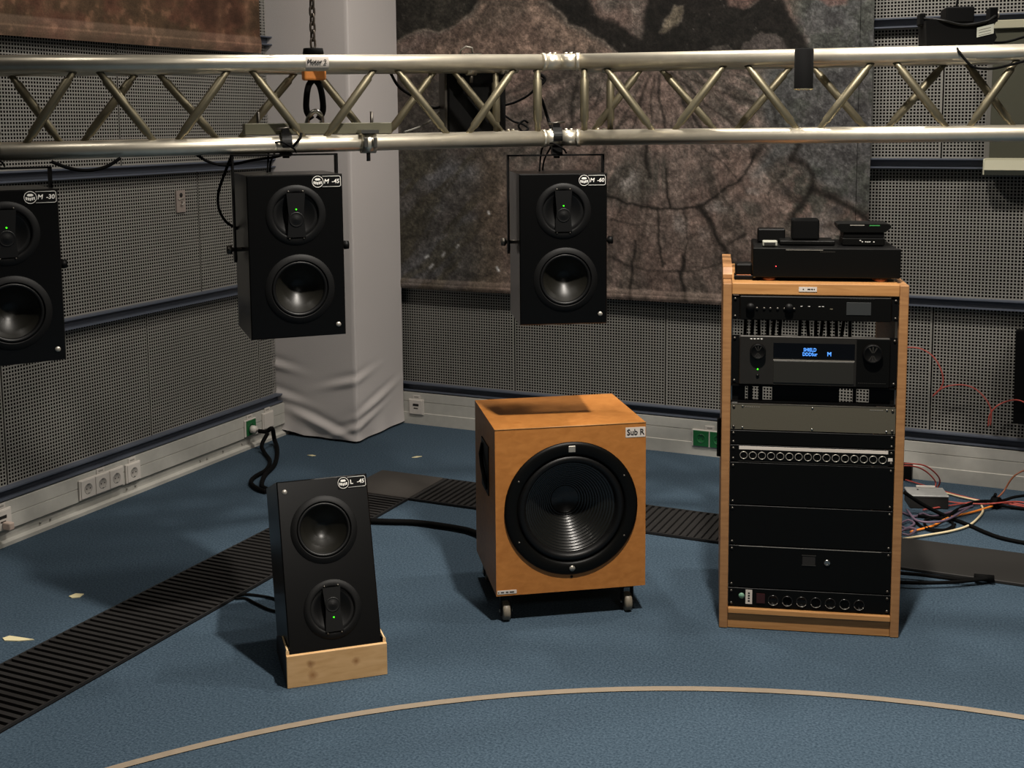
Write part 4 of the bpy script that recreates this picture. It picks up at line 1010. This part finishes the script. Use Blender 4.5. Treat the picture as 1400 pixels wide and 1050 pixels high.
MB().tube([(0, fo, zc-0.02), (0, fo, CEIL)], 0.006, 8).build('upper_chain', 'chain', e2)
tag(e2, 'steel chain with an orange Motor 2 hook block hanging in front of the truss', 'chain hoist')
e2 = empty('shackle', (hx, hy, 0), AL)
zz = hz_of(158)
MB().tube(smooth_path([(0.020, fo+0.03, hz_of(176)), (0.022, fo+0.012, hz_of(168)), (0.017, fo-0.006, hz_of(158)), (0, fo-0.012, hz_of(152)), (-0.017, fo-0.006, hz_of(158)), (-0.022, fo+0.012, hz_of(168)), (-0.020, fo+0.03, hz_of(176))]), 0.0075, 10).build('bow', 'steel', e2)
MB().tube([(-0.032, fo+0.028, hz_of(174)), (0.032, fo+0.028, hz_of(174))], 0.006, 10).build('pin', 'dsteel', e2)
tag(e2, 'bright steel shackle joining the black hook to the flat bar', 'shackle')
e2 = empty('spreader_bar', (hx, hy, 0), AL)
def su(x): return float((px_plane(x, 175, (hx, hy, 0), nL)[:2]-np.array([hx, hy]))@(-dL[:2]))
MB().bbox(su(330), su(527), -CH/2+0.03, -CH/2+0.09, V0[2]-0.008+0.026, V0[2]+0.052, 0.002, 1).build('bar', 'beam', e2)
for x in (350, 503): MB().tube([(su(x), -CH/2+0.06, V0[2]+0.02), (su(x), -CH/2+0.06, V0[2]+0.085)], 0.005, 8).build('stud', 'dsteel', e2)
tag(e2, 'olive steel spreader bar lying along the truss bottom under the hook', 'steel bar')
# half coupler on the lower chord
def half_coupler(px, label, d, n, off, z, s=1.0):
    c = V0+d*s_on(px, 195, d, n, off)+n*off; ang = math.atan2(-d[1], -d[0]) if d is dL else math.atan2(d[1], d[0])
    q = empty('half_coupler', (c[0], c[1], c[2]+z), ang)
    MB().tube([(-0.022*s, 0, 0), (0.022*s, 0, 0)], TR+0.007, 20).build('band', 'alu', q)
    for x in (-0.014, 0.014): MB().bbox(x-0.006, x+0.006, -TR-0.018, -TR+0.0, -0.014, 0.016, 0.002, 1).build('lug', 'steel', q)
    MB().box(-0.026, 0.026, -TR-0.012, TR, TR+0.004, TR+0.014).build('saddle', 'steel', q)
    MB().tube([(0, -0.004, -TR-0.030), (0, -0.004, -TR)], 0.006, 8).build('bolt', 'dsteel', q)
    tag(q, label, 'clamp'); return q
half_coupler(503, 'silver half coupler clamp on the lower truss tube beside the hook bar', dL, nL, 0, 0)
half_coupler(645, 'silver half coupler clamp on the rear truss tube above the black box', dL, nL, CH, CH, 0.7)

# black box behind the truss
ds = s_on(648, 140, dL, nL, CH+0.07); c = V0+dL*ds+nL*(CH+TR+0.012)
q = empty('distribution_box', (c[0], c[1], V0[2]), AL)
MB().bbox(-0.098, 0.098, 0, 0.09, -0.012, 0.262, 0.004, 1).build('case', 'black', q)
MB().bbox(-0.108, -0.0985, 0.01, 0.08, 0.0, 0.25, 0.001, 1).build('side_plate', 'dsteel', q)
MB().tube([(-0.045, 0.045, 0.262), (-0.045, 0.03, 0.285), (-0.03, 0.02, 0.296), (-0.01, 0.02, 0.292), (0.0, 0.045, 0.262)], 0.003, 8).build('handle', 'badge', q)
tag(q, 'black distribution box fixed to the rear of the truss left of the joint', 'electrical box')
def tp(x, y, off, d=dL, n=nL): return tuple(px_plane(x, y, V0+n*off, n))
cable('truss_lead', [tp(690, 144, .33), tp(706, 139, .3), tp(725, 128, .27), tp(742, 108, .24)], 0.004, 'rubber', 'black lead rising from the distribution box to the truss joint')
cable('truss_lead', [tp(690, 158, .33), tp(702, 166, .31), tp(715, 170, .3), tp(722, 176, .28), tp(715, 180, .27), tp(709, 172, .27), tp(716, 165, .27), tp(722, 168, .27)], 0.0035, 'rubber', 'coiled end of a black lead beside the truss joint rung')
cable('truss_lead', [tp(606, 145, .34), tp(590, 147, .36), tp(565, 132, .38), tp(545, 118, .36), tp(532, 96, .28)], 0.005, 'rubber', 'black lead drooping from the distribution box past the white column')
cable('truss_lead', [tp(603, 150, .35), tp(590, 164, .36), tp(572, 174, .36), tp(552, 181, .34)], 0.0035, mat('grey_lead', (110, 108, 100), 0.5), 'thin grey lead behind the truss left of the distribution box')
cable('truss_lead', [tp(730, 96, .12), tp(745, 108, .12), tp(735, 122, .12), tp(742, 140, .12), tp(750, 165, .12), tp(756, 180, .05)], 0.0055, 'rubber', 'thick black lead dropping through the truss joint')
cable('truss_lead', [tp(70, 221, -.03), tp(95, 230, -.03), tp(120, 233, -.03), tp(145, 228, -.03), tp(165, 216, -.03)], 0.0048, 'rubber', 'black lead sagging under the truss between the M -30 and M -45 loudspeakers')
cable('truss_lead', [tp(268, 211, .0), tp(285, 221, .0), tp(310, 226, .0), tp(345, 219, .0), tp(385, 212, .0), tp(408, 192, -.035), tp(412, 182, -.03)], 0.004, 'rubber', 'black lead looping under the truss to the M -45 loudspeaker clamp')
cable('truss_lead', [tp(316, 214, .0), tp(308, 235, .03), tp(299, 262, .06), tp(299, 284, .08), tp(309, 303, .09), tp(327, 314, .09)], 0.0042, 'rubber', 'black lead curving down to the side of the M -45 loudspeaker')

# cylinder hung on the right truss
c = px_plane(1099, 95, V0+nR*(-TR-0.034), nR); zt1 = px_plane(1100, 67.5, c, nR)[2]; zb1 = px_plane(1098, 123, c, nR)[2]
q = empty('cylinder_spotlight', (c[0], c[1], zb1), AR)
hgt = zt1-zb1; rr = 0.0275
MB().lathe([(rr, 0.003), (rr, hgt), (rr*0.9, hgt+0.002), (0.0003, hgt+0.002)], 32, 0, 0, axis='z').build('body', 'rubber', q)
MB().lathe([(rr+0.0004, 0.0035), (rr+0.0004, 0.0), (rr*0.86, 0.0), (rr*0.86, 0.012), (0.0003, 0.012)], 32, 0, 0, axis='z').build('rim', 'lightrim', q)
MB().box(-0.012, 0.012, 0.02, 0.062, hgt-0.05, hgt-0.02).build('clip', 'black', q)
tag(q, 'small black cylindrical spotlight hung on the front of the truss tube', 'spotlight')

# stage light lying on the truss
c0 = V0+nR*(CH*0.5)
def su2(x, y=40): p = px_plane(x, y, c0, nR); return float((p[:2]-c0[:2])@dR[:2])
def sz2(x, y): return float(px_plane(x, y, c0, nR)[2])
sc = su2(1310); q = empty('stage_light', (c0[0]+dR[0]*sc, c0[1]+dR[1]*sc, V0[2]+CH+TR+0.006), AR)
zb0 = V0[2]+CH+TR+0.006
def L(x): return su2(x)-sc
def Zz(y): return sz2(1310, y)-zb0
MB().prism([(L(1262), 0.0), (L(1350), 0.0), (L(1356), 0.022), (L(1350), Zz(40)), (L(1358), Zz(28)), (L(1340), Zz(33)), (L(1300), Zz(34)), (L(1268), Zz(28)), (L(1260), Zz(30))], -0.075, 0.075).build('body', 'rubber', q)
MB().bbox(L(1289), L(1327), -0.05, 0.05, Zz(33), Zz(11), 0.004, 2).build('ballast', 'black', q)
for a, b, y0_, y1_ in ((1255, 1263, 34, 18), (1350, 1361, 32, 12)):
    MB().bbox(L(a), L(b), -0.03, 0.03, Zz(y0_), Zz(y1_), 0.003, 2).build('bracket_knob', 'rubber', q)
MB().tube(smooth_path([(L(1258), -0.02, Zz(25)), (L(1280), -0.078, Zz(30)), (L(1310), -0.08, Zz(37)), (L(1340), -0.078, Zz(33)), (L(1357), -0.03, Zz(24))]), 0.004, 8).build('yoke', 'cabg', q)
lb = MB().prism([(L(1328.5), Zz(54)), (L(1351), Zz(49)), (L(1351), Zz(36)), (L(1328.5), Zz(41))], -0.0775, -0.0755).build('rating_label', mat('grey_label', (168, 170, 158), 0.6), q)
mk = MB()
for i in range(3): mk.prism([(L(1331), Zz(52-i*3.6)), (L(1347), Zz(48.4-i*3.6)), (L(1347), Zz(47.8-i*3.6)), (L(1331), Zz(51.4-i*3.6))], -0.0779, -0.0774)
mk.build('print_lines', 'ink', lb)
MB().lathe([(0.012, 0), (0.012, 0.006), (0.0003, 0.007)], 16, L(1361.5), Zz(22), 0, axis='x').build('end_cap', 'badge', q)
tag(q, 'black stage light unit with a pale label lying on top of the truss', 'stage light')
def tpr(x, y, off): return tuple(px_plane(x, y, V0+nR*off, nR))
cable('light_lead', [tpr(1306, 18, .1), tpr(1309, 2, .1), tpr(1312, -20, .1), tpr(1314, -60, .1)], 0.0035, 'rubber', 'black lead rising from the stage light', 'cable')
cable('light_lead', [tpr(1307, 60, .08), tpr(1309, 67, -.02), tpr(1320, 82, -.034), tpr(1332, 92, -.03), tpr(1355, 94, -.02), tpr(1380, 89, -.02), tpr(1402, 83, -.03), tpr(1440, 70, -.03), tpr(1480, 62, .02)], 0.0038, 'rubber', 'black lead hanging over the front of the truss from the stage light')
cable('light_lead', [tpr(1350, 58, .1), tpr(1370, 58, .12), tpr(1385, 55, .13), tpr(1402, 50, .13), tpr(1440, 40, .13)], 0.0038, 'rubber', 'black lead running along the truss top behind the stage light')

# ------------------------------------------------------------------ whiteboard and wall box on the back wall
YBd = YW-0.01
x0b = px_Y(1346.5, 228, YBd)[0]; x0t = px_Y(1357, 34, YBd)[0]
zt2 = px_Y(1370, 27.5, YBd)[2]; zt1b = px_Y(1370, 39.5, YBd)[2]; zm = px_Y(1360, 88, YBd)[2]; zb2 = px_Y(1348, 239, YBd)[2]; zb1b = px_Y(1348, 218, YBd)[2]
q = empty('whiteboard', (x0b+0.6, YP-RD-0.001, 0))
MB().bbox(-0.6, 0.6, -0.012, 0.0, zb1b, zt1b, 0.002, 1).build('board', 'board', q)
MB().bbox(-0.62+0.03, 0.6, -0.03, -0.0, zt1b, zt2, 0.003, 1).build('top_frame', 'cream', q)
MB().prism([(0.0, zb2), (-0.045, zb2), (-0.07, zb2+0.022), (-0.04, zb1b-0.002), (0.0, zb1b+0.01)], -0.6, 0.62, 'yz').build('pen_tray', 'cream', q)
MB().bbox(-0.606, -0.599, -0.046, 0.0, zb2, zb1b+0.003, 0.002, 1).build('tray_cap', mat('cream_cap', (214, 212, 188), 0.5), q)
MB().bbox(-0.602, -0.585, -0.014, 0.0, zb1b, zt1b, 0.001, 1).build('side_frame', mat('grey_frame', (104, 102, 96), 0.5), q)
tag(q, 'dull grey whiteboard with cream top frame and pen tray on the back wall', 'whiteboard')
p = px_Y(1389.5, 450, YW); p2 = px_Y(1386, 575, YW)
q = empty('wall_box', (p[0], YP-RD-0.001, p2[2]))
MB().prism([(0.004, 0.0), (0.5, 0.0), (0.5, p[2]-p2[2]), (0.0, p[2]-p2[2])], -0.06, 0.0).build('case', 'black', q)
MB().bbox(0.04, 0.46, -0.066, -0.0605, 0.03, p[2]-p2[2]-0.03, 0.002, 1).build('front_grille', 'rubber', q)
tag(q, 'flat black wall box mounted low on the perforated back wall under the whiteboard', 'wall box')
# small bracket on the left wall
p = px_X(246.5, 275, XP+0.004)
q = empty('wall_bracket', tuple(p), R(90))
MB().bbox(-0.030, 0.030, -0.005, 0.003, -0.050, 0.048, 0.001, 1).build('plate', mat('zinc_plate', (158, 146, 138), 0.5, metal=0.3), q)
MB().lathe([(0.010, -0.0055), (0.010, -0.0065), (0.0003, -0.0065)], 16, 0, 0.027).build('hole', 'hole', q)
MB().tube([(-0.02, -0.006, 0.008), (0.018, -0.006, 0.011)], 0.003, 8).build('edge', 'badge', q)
MB().tube([(0.0, -0.008, 0.0), (0.006, -0.016, -0.006), (0.0, -0.014, -0.016), (-0.006, -0.01, -0.012)], 0.003, 8).build('hook', 'badge', q)
tag(q, 'small zinc hook plate screwed on the perforated left wall', 'wall hook')

# ------------------------------------------------------------------ sockets in the skirting ducts
def socket(name, label, plane, pxs, kind, group=None):
    """pxs: pixel of the centre; plane 'X' (left wall) or 'Y' (back wall); local x to the right, y into the wall"""
    if plane == 'X': p = px_X(*pxs, XW); rz = R(90)
    else: p = px_Y(*pxs, YW); rz = 0.0
    q = empty(name, (p[0], p[1], p[2]), rz); n = kind.get('n', 1); c = kind.get('c', 'whitep'); w = 0.040
    W_ = w*n
    MB().bbox(-W_-0.004, W_+0.004, -0.009, -0.0003, -0.041, 0.041, 0.002, 1).build('frame', 'whitep', q)
    MB().bbox(-0.022, 0.022, -0.004, -0.0003, 0.0415, 0.062, 0.0008, 1).build('label_holder', 'whitep', q)
    MB().box(-0.013, 0.013, -0.0046, -0.004, 0.049, 0.055).build('label_slot', mat('slot_grey', (150, 146, 138), 0.6) if 'slot_grey' not in bpy.data.materials else bpy.data.materials['slot_grey'], q)
    for i in range(n):
        x = -W_+w*(2*i+1)
        f = MB().bbox(x-w+0.003, x+w-0.003, -0.0125, -0.009, -0.037, 0.037, 0.0012, 1).build('outlet_plate', c, q)
        if kind.get('type', 'schuko') == 'schuko':
            MB().lathe([(0.0225, -0.0125), (0.0215, -0.0135), (0.0195, -0.0130), (0.0193, -0.0128), (0.0003, -0.0127)], 28, x, 0).build('outlet_well', c if c == 'greenp' else mat('well_grey', (168, 163, 156), 0.5) if 'well_grey' not in bpy.data.materials else bpy.data.materials['well_grey'], f)
            for sx in (-1, 1): MB().lathe([(0.0028, -0.0129), (0.0028, -0.0134), (0.0003, -0.0135)], 10, x+sx*0.0095, 0).build('pin_hole', 'hole', f)
            for sz in (-1, 1): MB().box(x-0.003, x+0.003, -0.0142, -0.0128, sz*0.0185-0.002, sz*0.0185+0.002).build('earth_clip', 'steel', f)
        elif kind['type'] == 'data':
            MB().box(x-0.017, x+0.017, -0.0135, -0.0125, 0.006, 0.018).build('port_cover', 'hole', f)
            MB().box(x-0.012, x+0.012, -0.0137, -0.0125, -0.008, -0.003).build('port_slot', 'dsteel', f)
    tag(q, label, 'socket', group); return q
socket('triple_socket', 'white triple power socket in the left wall skirting duct', 'X', (137.5, 660), dict(n=3))
socket('power_socket', 'single white power socket beside the triple socket', 'X', (180.5, 645), dict(n=1))
s_ = socket('power_socket', 'single green power socket on the left duct near the white column', 'X', (341, 584), dict(n=1, c='greenp'))
socket('data_socket', 'white blank socket plate on the left duct beside the white column', 'X', (365, 574), dict(n=1, type='blank'))
q = socket('data_socket', 'white data socket with a plug at the outer end of the left duct', 'X', (1, 711), dict(n=1, type='data'))
MB().bbox(-0.006, 0.018, -0.05, -0.013, -0.034, -0.006, 0.003, 1).build('plug', mat('plug_pink', (206, 186, 172), 0.5), q)
socket('data_socket', 'white data socket on the back wall duct right of the column', 'Y', (570, 556), dict(n=1, type='data'))
socket('double_socket', 'pair of green power sockets on the back duct beside the rack', 'Y', (970.5, 600), dict(n=2, c='greenp'))

# plug and two black leads by the column
def pts_floor(lst, r): return [tuple(px_floor(x, y, r)) for x, y in lst]
a0 = px_X(347, 587, XW+0.03); 
q = empty('white_plug', tuple(a0), R(90)); MB().lathe([(0.0003, -0.016), (0.016, -0.014), (0.019, 0.0), (0.019, 0.012), (0.0003, 0.013)], 20, 0, 0).build('plug_body', 'whitep', q)
MB().tube([(0.004, -0.016, 0), (0.02, -0.03, -0.004)], 0.006, 8).build('strain_relief', 'whitep', q); tag(q, 'white mains plug in the green socket by the column', 'plug')
b1 = px_X(353, 589, XW+0.055); b2 = px_X(364, 590, XW+0.09)
cable('speaker_lead', [tuple(b1), tuple(b2), tuple(px_X(372, 586, XW+0.11)), tuple(px_floor(375, 600, 0.03))]+pts_floor([(379, 615), (376, 634), (362, 650), (358, 664), (367, 670)], 0.012), 0.0105, 'rubber', 'thick black lead looping from the green socket, lying nearer the column')
cable('speaker_lead', [tuple(px_X(366, 592, XW+0.10)), tuple(px_floor(358, 608, 0.04))]+pts_floor([(361, 618), (369, 630), (364, 642), (348, 652), (343, 660), (352, 668), (364, 672)], 0.012), 0.0095, 'rubber', 'thick black lead looping out on the carpet before the skirting sockets')
cable('speaker_lead', pts_floor([(318, 818), (330, 813), (345, 813), (370, 817), (395, 825)], 0.006), 0.0042, 'rubber', 'thin black lead leaving the floor grille behind the tilted loudspeaker')
cable('speaker_lead', pts_floor([(322, 818), (336, 818), (350, 825), (370, 834), (392, 838)], 0.006), 0.0042, 'rubber', 'thin black lead curving below its twin behind the tilted loudspeaker')

# ------------------------------------------------------------------ cables and box behind the rack
wp = lambda x, y, o=0.012: tuple(px_Y(x, y, YP-RD-o))
fp = lambda x, y, z=0.008: tuple(px_floor(x, y, z))
CG = 'tangle of cables on the carpet behind the rack'
cable('red_cable', [wp(1225, 476), wp(1245, 475), wp(1262, 478), wp(1278, 490), wp(1288, 510), wp(1288, 527), wp(1275, 542)], 0.0028, 'redc', 'red cable in a high loop on the perforated wall right next to the rack', group=CG)
cable('red_cable', [wp(1276, 541), wp(1290, 530), wp(1312, 526), wp(1332, 531), wp(1348, 546), wp(1355, 562), wp(1354, 582)], 0.0028, 'redc', 'red cable in a wide middle loop on the perforated wall', group=CG)
cable('red_cable', [wp(1351, 583), wp(1353, 568), wp(1362, 556), wp(1376, 549), wp(1390, 547, .075), wp(1402, 551, .08), wp(1425, 565, .08)], 0.0030, 'redc', 'bright red cable passing over the black wall box', group=CG)
cable('red_cable', [fp(1225, 634, .12), fp(1245, 634, .13), fp(1265, 637, .12), fp(1280, 648, .08), fp(1285, 658, .04), fp(1281, 667), fp(1270, 676)], 0.0032, 'redc', 'red cable arching higher above the grey junction box', group=CG)
cable('red_cable', [fp(1225, 638, .11), fp(1245, 637, .11), fp(1262, 642, .09), fp(1276, 654, .05), fp(1279, 664, .02), fp(1268, 676)], 0.0032, 'redc', 'red cable arching lower above the grey junction box', group=CG)
cable('red_cable', [fp(1238, 656), fp(1275, 667), fp(1310, 677), fp(1350, 686), fp(1385, 688), fp(1420, 694), fp(1500, 703), fp(1600, 714)], 0.0032, 'redc', 'long straight red cable along the back wall floor', group=CG)
cable('red_cable', [fp(1262, 697), fp(1300, 691), fp(1335, 686), fp(1358, 686, .02), fp(1385, 690), fp(1420, 696), fp(1500, 705), fp(1600, 716)], 0.0034, 'redc', 'red cable running in front of the grey junction box to the cable tie', group=CG)
cable('red_cable', [fp(1290, 685), fp(1316, 688), fp(1345, 689, .016), fp(1362, 688, .03), fp(1390, 686, .012), fp(1420, 690), fp(1500, 699), fp(1600, 710)], 0.0034, 'redc', 'red cable leaving the right side of the grey junction box', group=CG)
cable('red_cable', [fp(1361, 683, .03), fp(1372, 672, .05), fp(1382, 656, .10), fp(1392, 647, .13), fp(1404, 643, .14), fp(1425, 645, .14)], 0.0034, mat('brown_cable', (132, 78, 52), 0.5), 'brown cable rising from the cable tie before the back duct', group=CG)
cable('orange_cable', [fp(1245, 727), fp(1275, 719), fp(1297, 708), fp(1330, 700), fp(1357, 692, .015)], 0.0045, 'orangec', 'orange cable crossing the carpet behind the rack', group=CG)
cable('cream_cable', [fp(1234, 737), fp(1265, 732), fp(1300, 726), fp(1325, 718), fp(1340, 705), fp(1344, 697), fp(1342, 691)], 0.0045, 'creamc', 'cream cable curving round at the front of the cable tangle', group=CG)
cable('cream_cable', [fp(1275, 678, .03), fp(1290, 674), fp(1312, 679), fp(1335, 684), fp(1350, 687, .01)], 0.0036, 'creamc', 'short cream cable from the top of the grey junction box', group=CG)
cable('black_cable', [fp(1236, 673, .09), fp(1262, 690, .04), fp(1290, 704, .012), fp(1325, 718), fp(1350, 729), fp(1375, 737), fp(1420, 745), fp(1500, 754), fp(1600, 765)], 0.0075, 'rubber', 'thick black cable running out over the carpet in front of the tangle', group=CG)
cable('black_cable', [fp(1255, 705), fp(1290, 708), fp(1310, 696), fp(1335, 686, .015), fp(1357, 685, .03), fp(1372, 684, .02), fp(1390, 679, .03), fp(1420, 678, .03), fp(1500, 687, .03), fp(1600, 698, .03)], 0.0060, 'rubber', 'black cable bent up through the cable tie', group=CG)
cable('black_cable', [fp(1250, 712), fp(1264, 722), fp(1285, 727), fp(1303, 722), fp(1300, 713), fp(1280, 708), fp(1264, 712), fp(1270, 722), fp(1292, 724), fp(1306, 717)], 0.0050, 'rubber', 'black cable coiled on the carpet behind the rack', group=CG)
cable('black_cable', [fp(1360, 690, .02), fp(1385, 694), fp(1420, 698), fp(1500, 707), fp(1600, 718)], 0.0060, 'rubber', 'short black cable running from the cable tie under the red ones', group=CG)
for k, lst in enumerate(([(1232, 700), (1250, 706), (1262, 702), (1275, 706), (1300, 700), (1330, 692)], [(1230, 716), (1242, 711), (1250, 716), (1240, 722), (1233, 720)], [(1232, 726), (1243, 722), (1252, 724), (1244, 731), (1234, 730)], [(1240, 697), (1255, 712), (1290, 712), (1325, 694)])):
    cable('violet_cable', [fp(x, y, .006+.006*k) for x, y in lst], 0.0045, 'violetc', ['violet grey cable wriggling along the rack side', 'small violet grey cable loop at the rack side', 'lower violet grey cable loop at the rack side', 'violet grey cable dipping behind the orange cable'][k], group=CG)
p = px_floor(1361, 688, 0.02); q = MB().tube([(-0.012, 0.004, 0.0), (0.014, -0.006, 0.0)], 0.026, 12); q.tube([(-0.006, 0, 0.02), (0.0, -0.01, 0.04)], 0.006, 6)
o = q.build('cable_tie', 'rubber', loc=(p[0], p[1], 0.022)); tag(o, 'black strap tying the red and black cables together', 'cable tie')
# grey junction box
A, B_, C_, D_ = px_floor(1243, 675, .06), px_floor(1258, 672, .06), px_floor(1290, 685, .06), px_floor(1264, 690, .06)
q = empty('junction_box', tuple(px_floor(1266, 690, 0)), R(18))
MB().bbox(-0.075, 0.075, -0.055, 0.055, 0.0005, 0.048, 0.002, 1).build('case', 'hole', q)
MB().bbox(-0.077, 0.077, -0.057, 0.057, 0.0485, 0.056, 0.002, 1).build('lid', 'galv', q)
MB().lathe([(0.004, 0.0562), (0.004, 0.058), (0.0003, 0.0585)], 10, -0.03, 0, 0.02, axis='z').build('screw', 'hole', q)
MB().bbox(-0.03, 0.045, 0.045, 0.058, 0.0565, 0.064, 0.001, 1).build('lid_edge', 'whitep', q)
tag(q, 'grey metal junction box on the carpet behind the rack', 'junction box')
p = px_Y(1243, 648, YW-0.03)
q = empty('wall_adapter', (p[0], YW-0.0005, p[2])); MB().bbox(-0.05, 0.012, -0.05, -0.006, -0.035, 0.045, 0.004, 1).build('case', 'black', q); MB().box(-0.04, 0.0, -0.0055, 0.0, -0.02, 0.02).build('plug', 'black', q); tag(q, 'black plug-in adapter on the back duct behind the rack', 'adapter')
# leads lying on the duct cover
for k, lst in enumerate(([(1225, 783), (1260, 786), (1300, 791), (1330, 792), (1352, 788)], [(1225, 796), (1260, 797), (1300, 796), (1335, 793), (1352, 791)])):
    cable('cover_lead', [fp(x, y, .02) for x, y in lst], 0.0065, 'rubber', ['upper black lead lying on the smooth floor duct cover', 'lower black lead at the edge of the smooth floor duct cover'][k])
p = px_floor(1345, 790, .02); o = MB().tube([(-0.03, -0.004, 0), (0.032, 0.006, 0)], 0.012, 10).build('lead_plug', 'rubber', loc=tuple(p)); tag(o, 'black plug joining two leads on the floor duct cover', 'plug')
# coil of lead hanging at the rack's left side
p = px_plane(985, 615, (RP[0], RP[1], 0), (-math.sin(RY), math.cos(RY), 0))
cable('side_lead', [rl(-RW/2-0.006, 0.04+0.05, z) for z in (0.64, 0.60, 0.56, 0.52)], 0.007, 'rubber', 'short black lead hanging against the left side of the rack')

# ------------------------------------------------------------------ ceiling lamps
for i, (x, y, wt, rad, colr, cone) in enumerate(LAMPS):
    q = empty('ceiling_lamp', (x, y, CEIL))
    MB().lathe([(rad+0.03, 0.0), (rad+0.03, -0.10), (rad+0.005, -0.10), (rad+0.005, -0.03), (0.0003, -0.03)], 32, 0, 0, axis='z').build('housing', 'cabg', q)
    if cone is None:
        ld = bpy.data.lights.new('lamp_light', 'AREA'); ld.shape = 'DISK'; ld.size = rad*2
    else:
        ld = bpy.data.lights.new('lamp_light', 'SPOT'); ld.spot_size = R(cone); ld.spot_blend = 0.6; ld.shadow_soft_size = rad
    ld.energy = wt; ld.color = colr
    lo = bpy.data.objects.new('lamp_light', ld); COL.objects.link(lo); lo.parent = q; lo.location = (0, 0, -0.105)
    tag(q, ['round ceiling spotlight above the tape circle in front of the rack', 'round ceiling lamp above the corner of the floor grilles', 'round ceiling lamp above the gap behind the equipment rack', 'round ceiling lamp above the whiteboard', 'round ceiling lamp above the long floor grille', 'added wide round fill lamp on the ceiling far out in the room'][i], 'ceiling lamp')
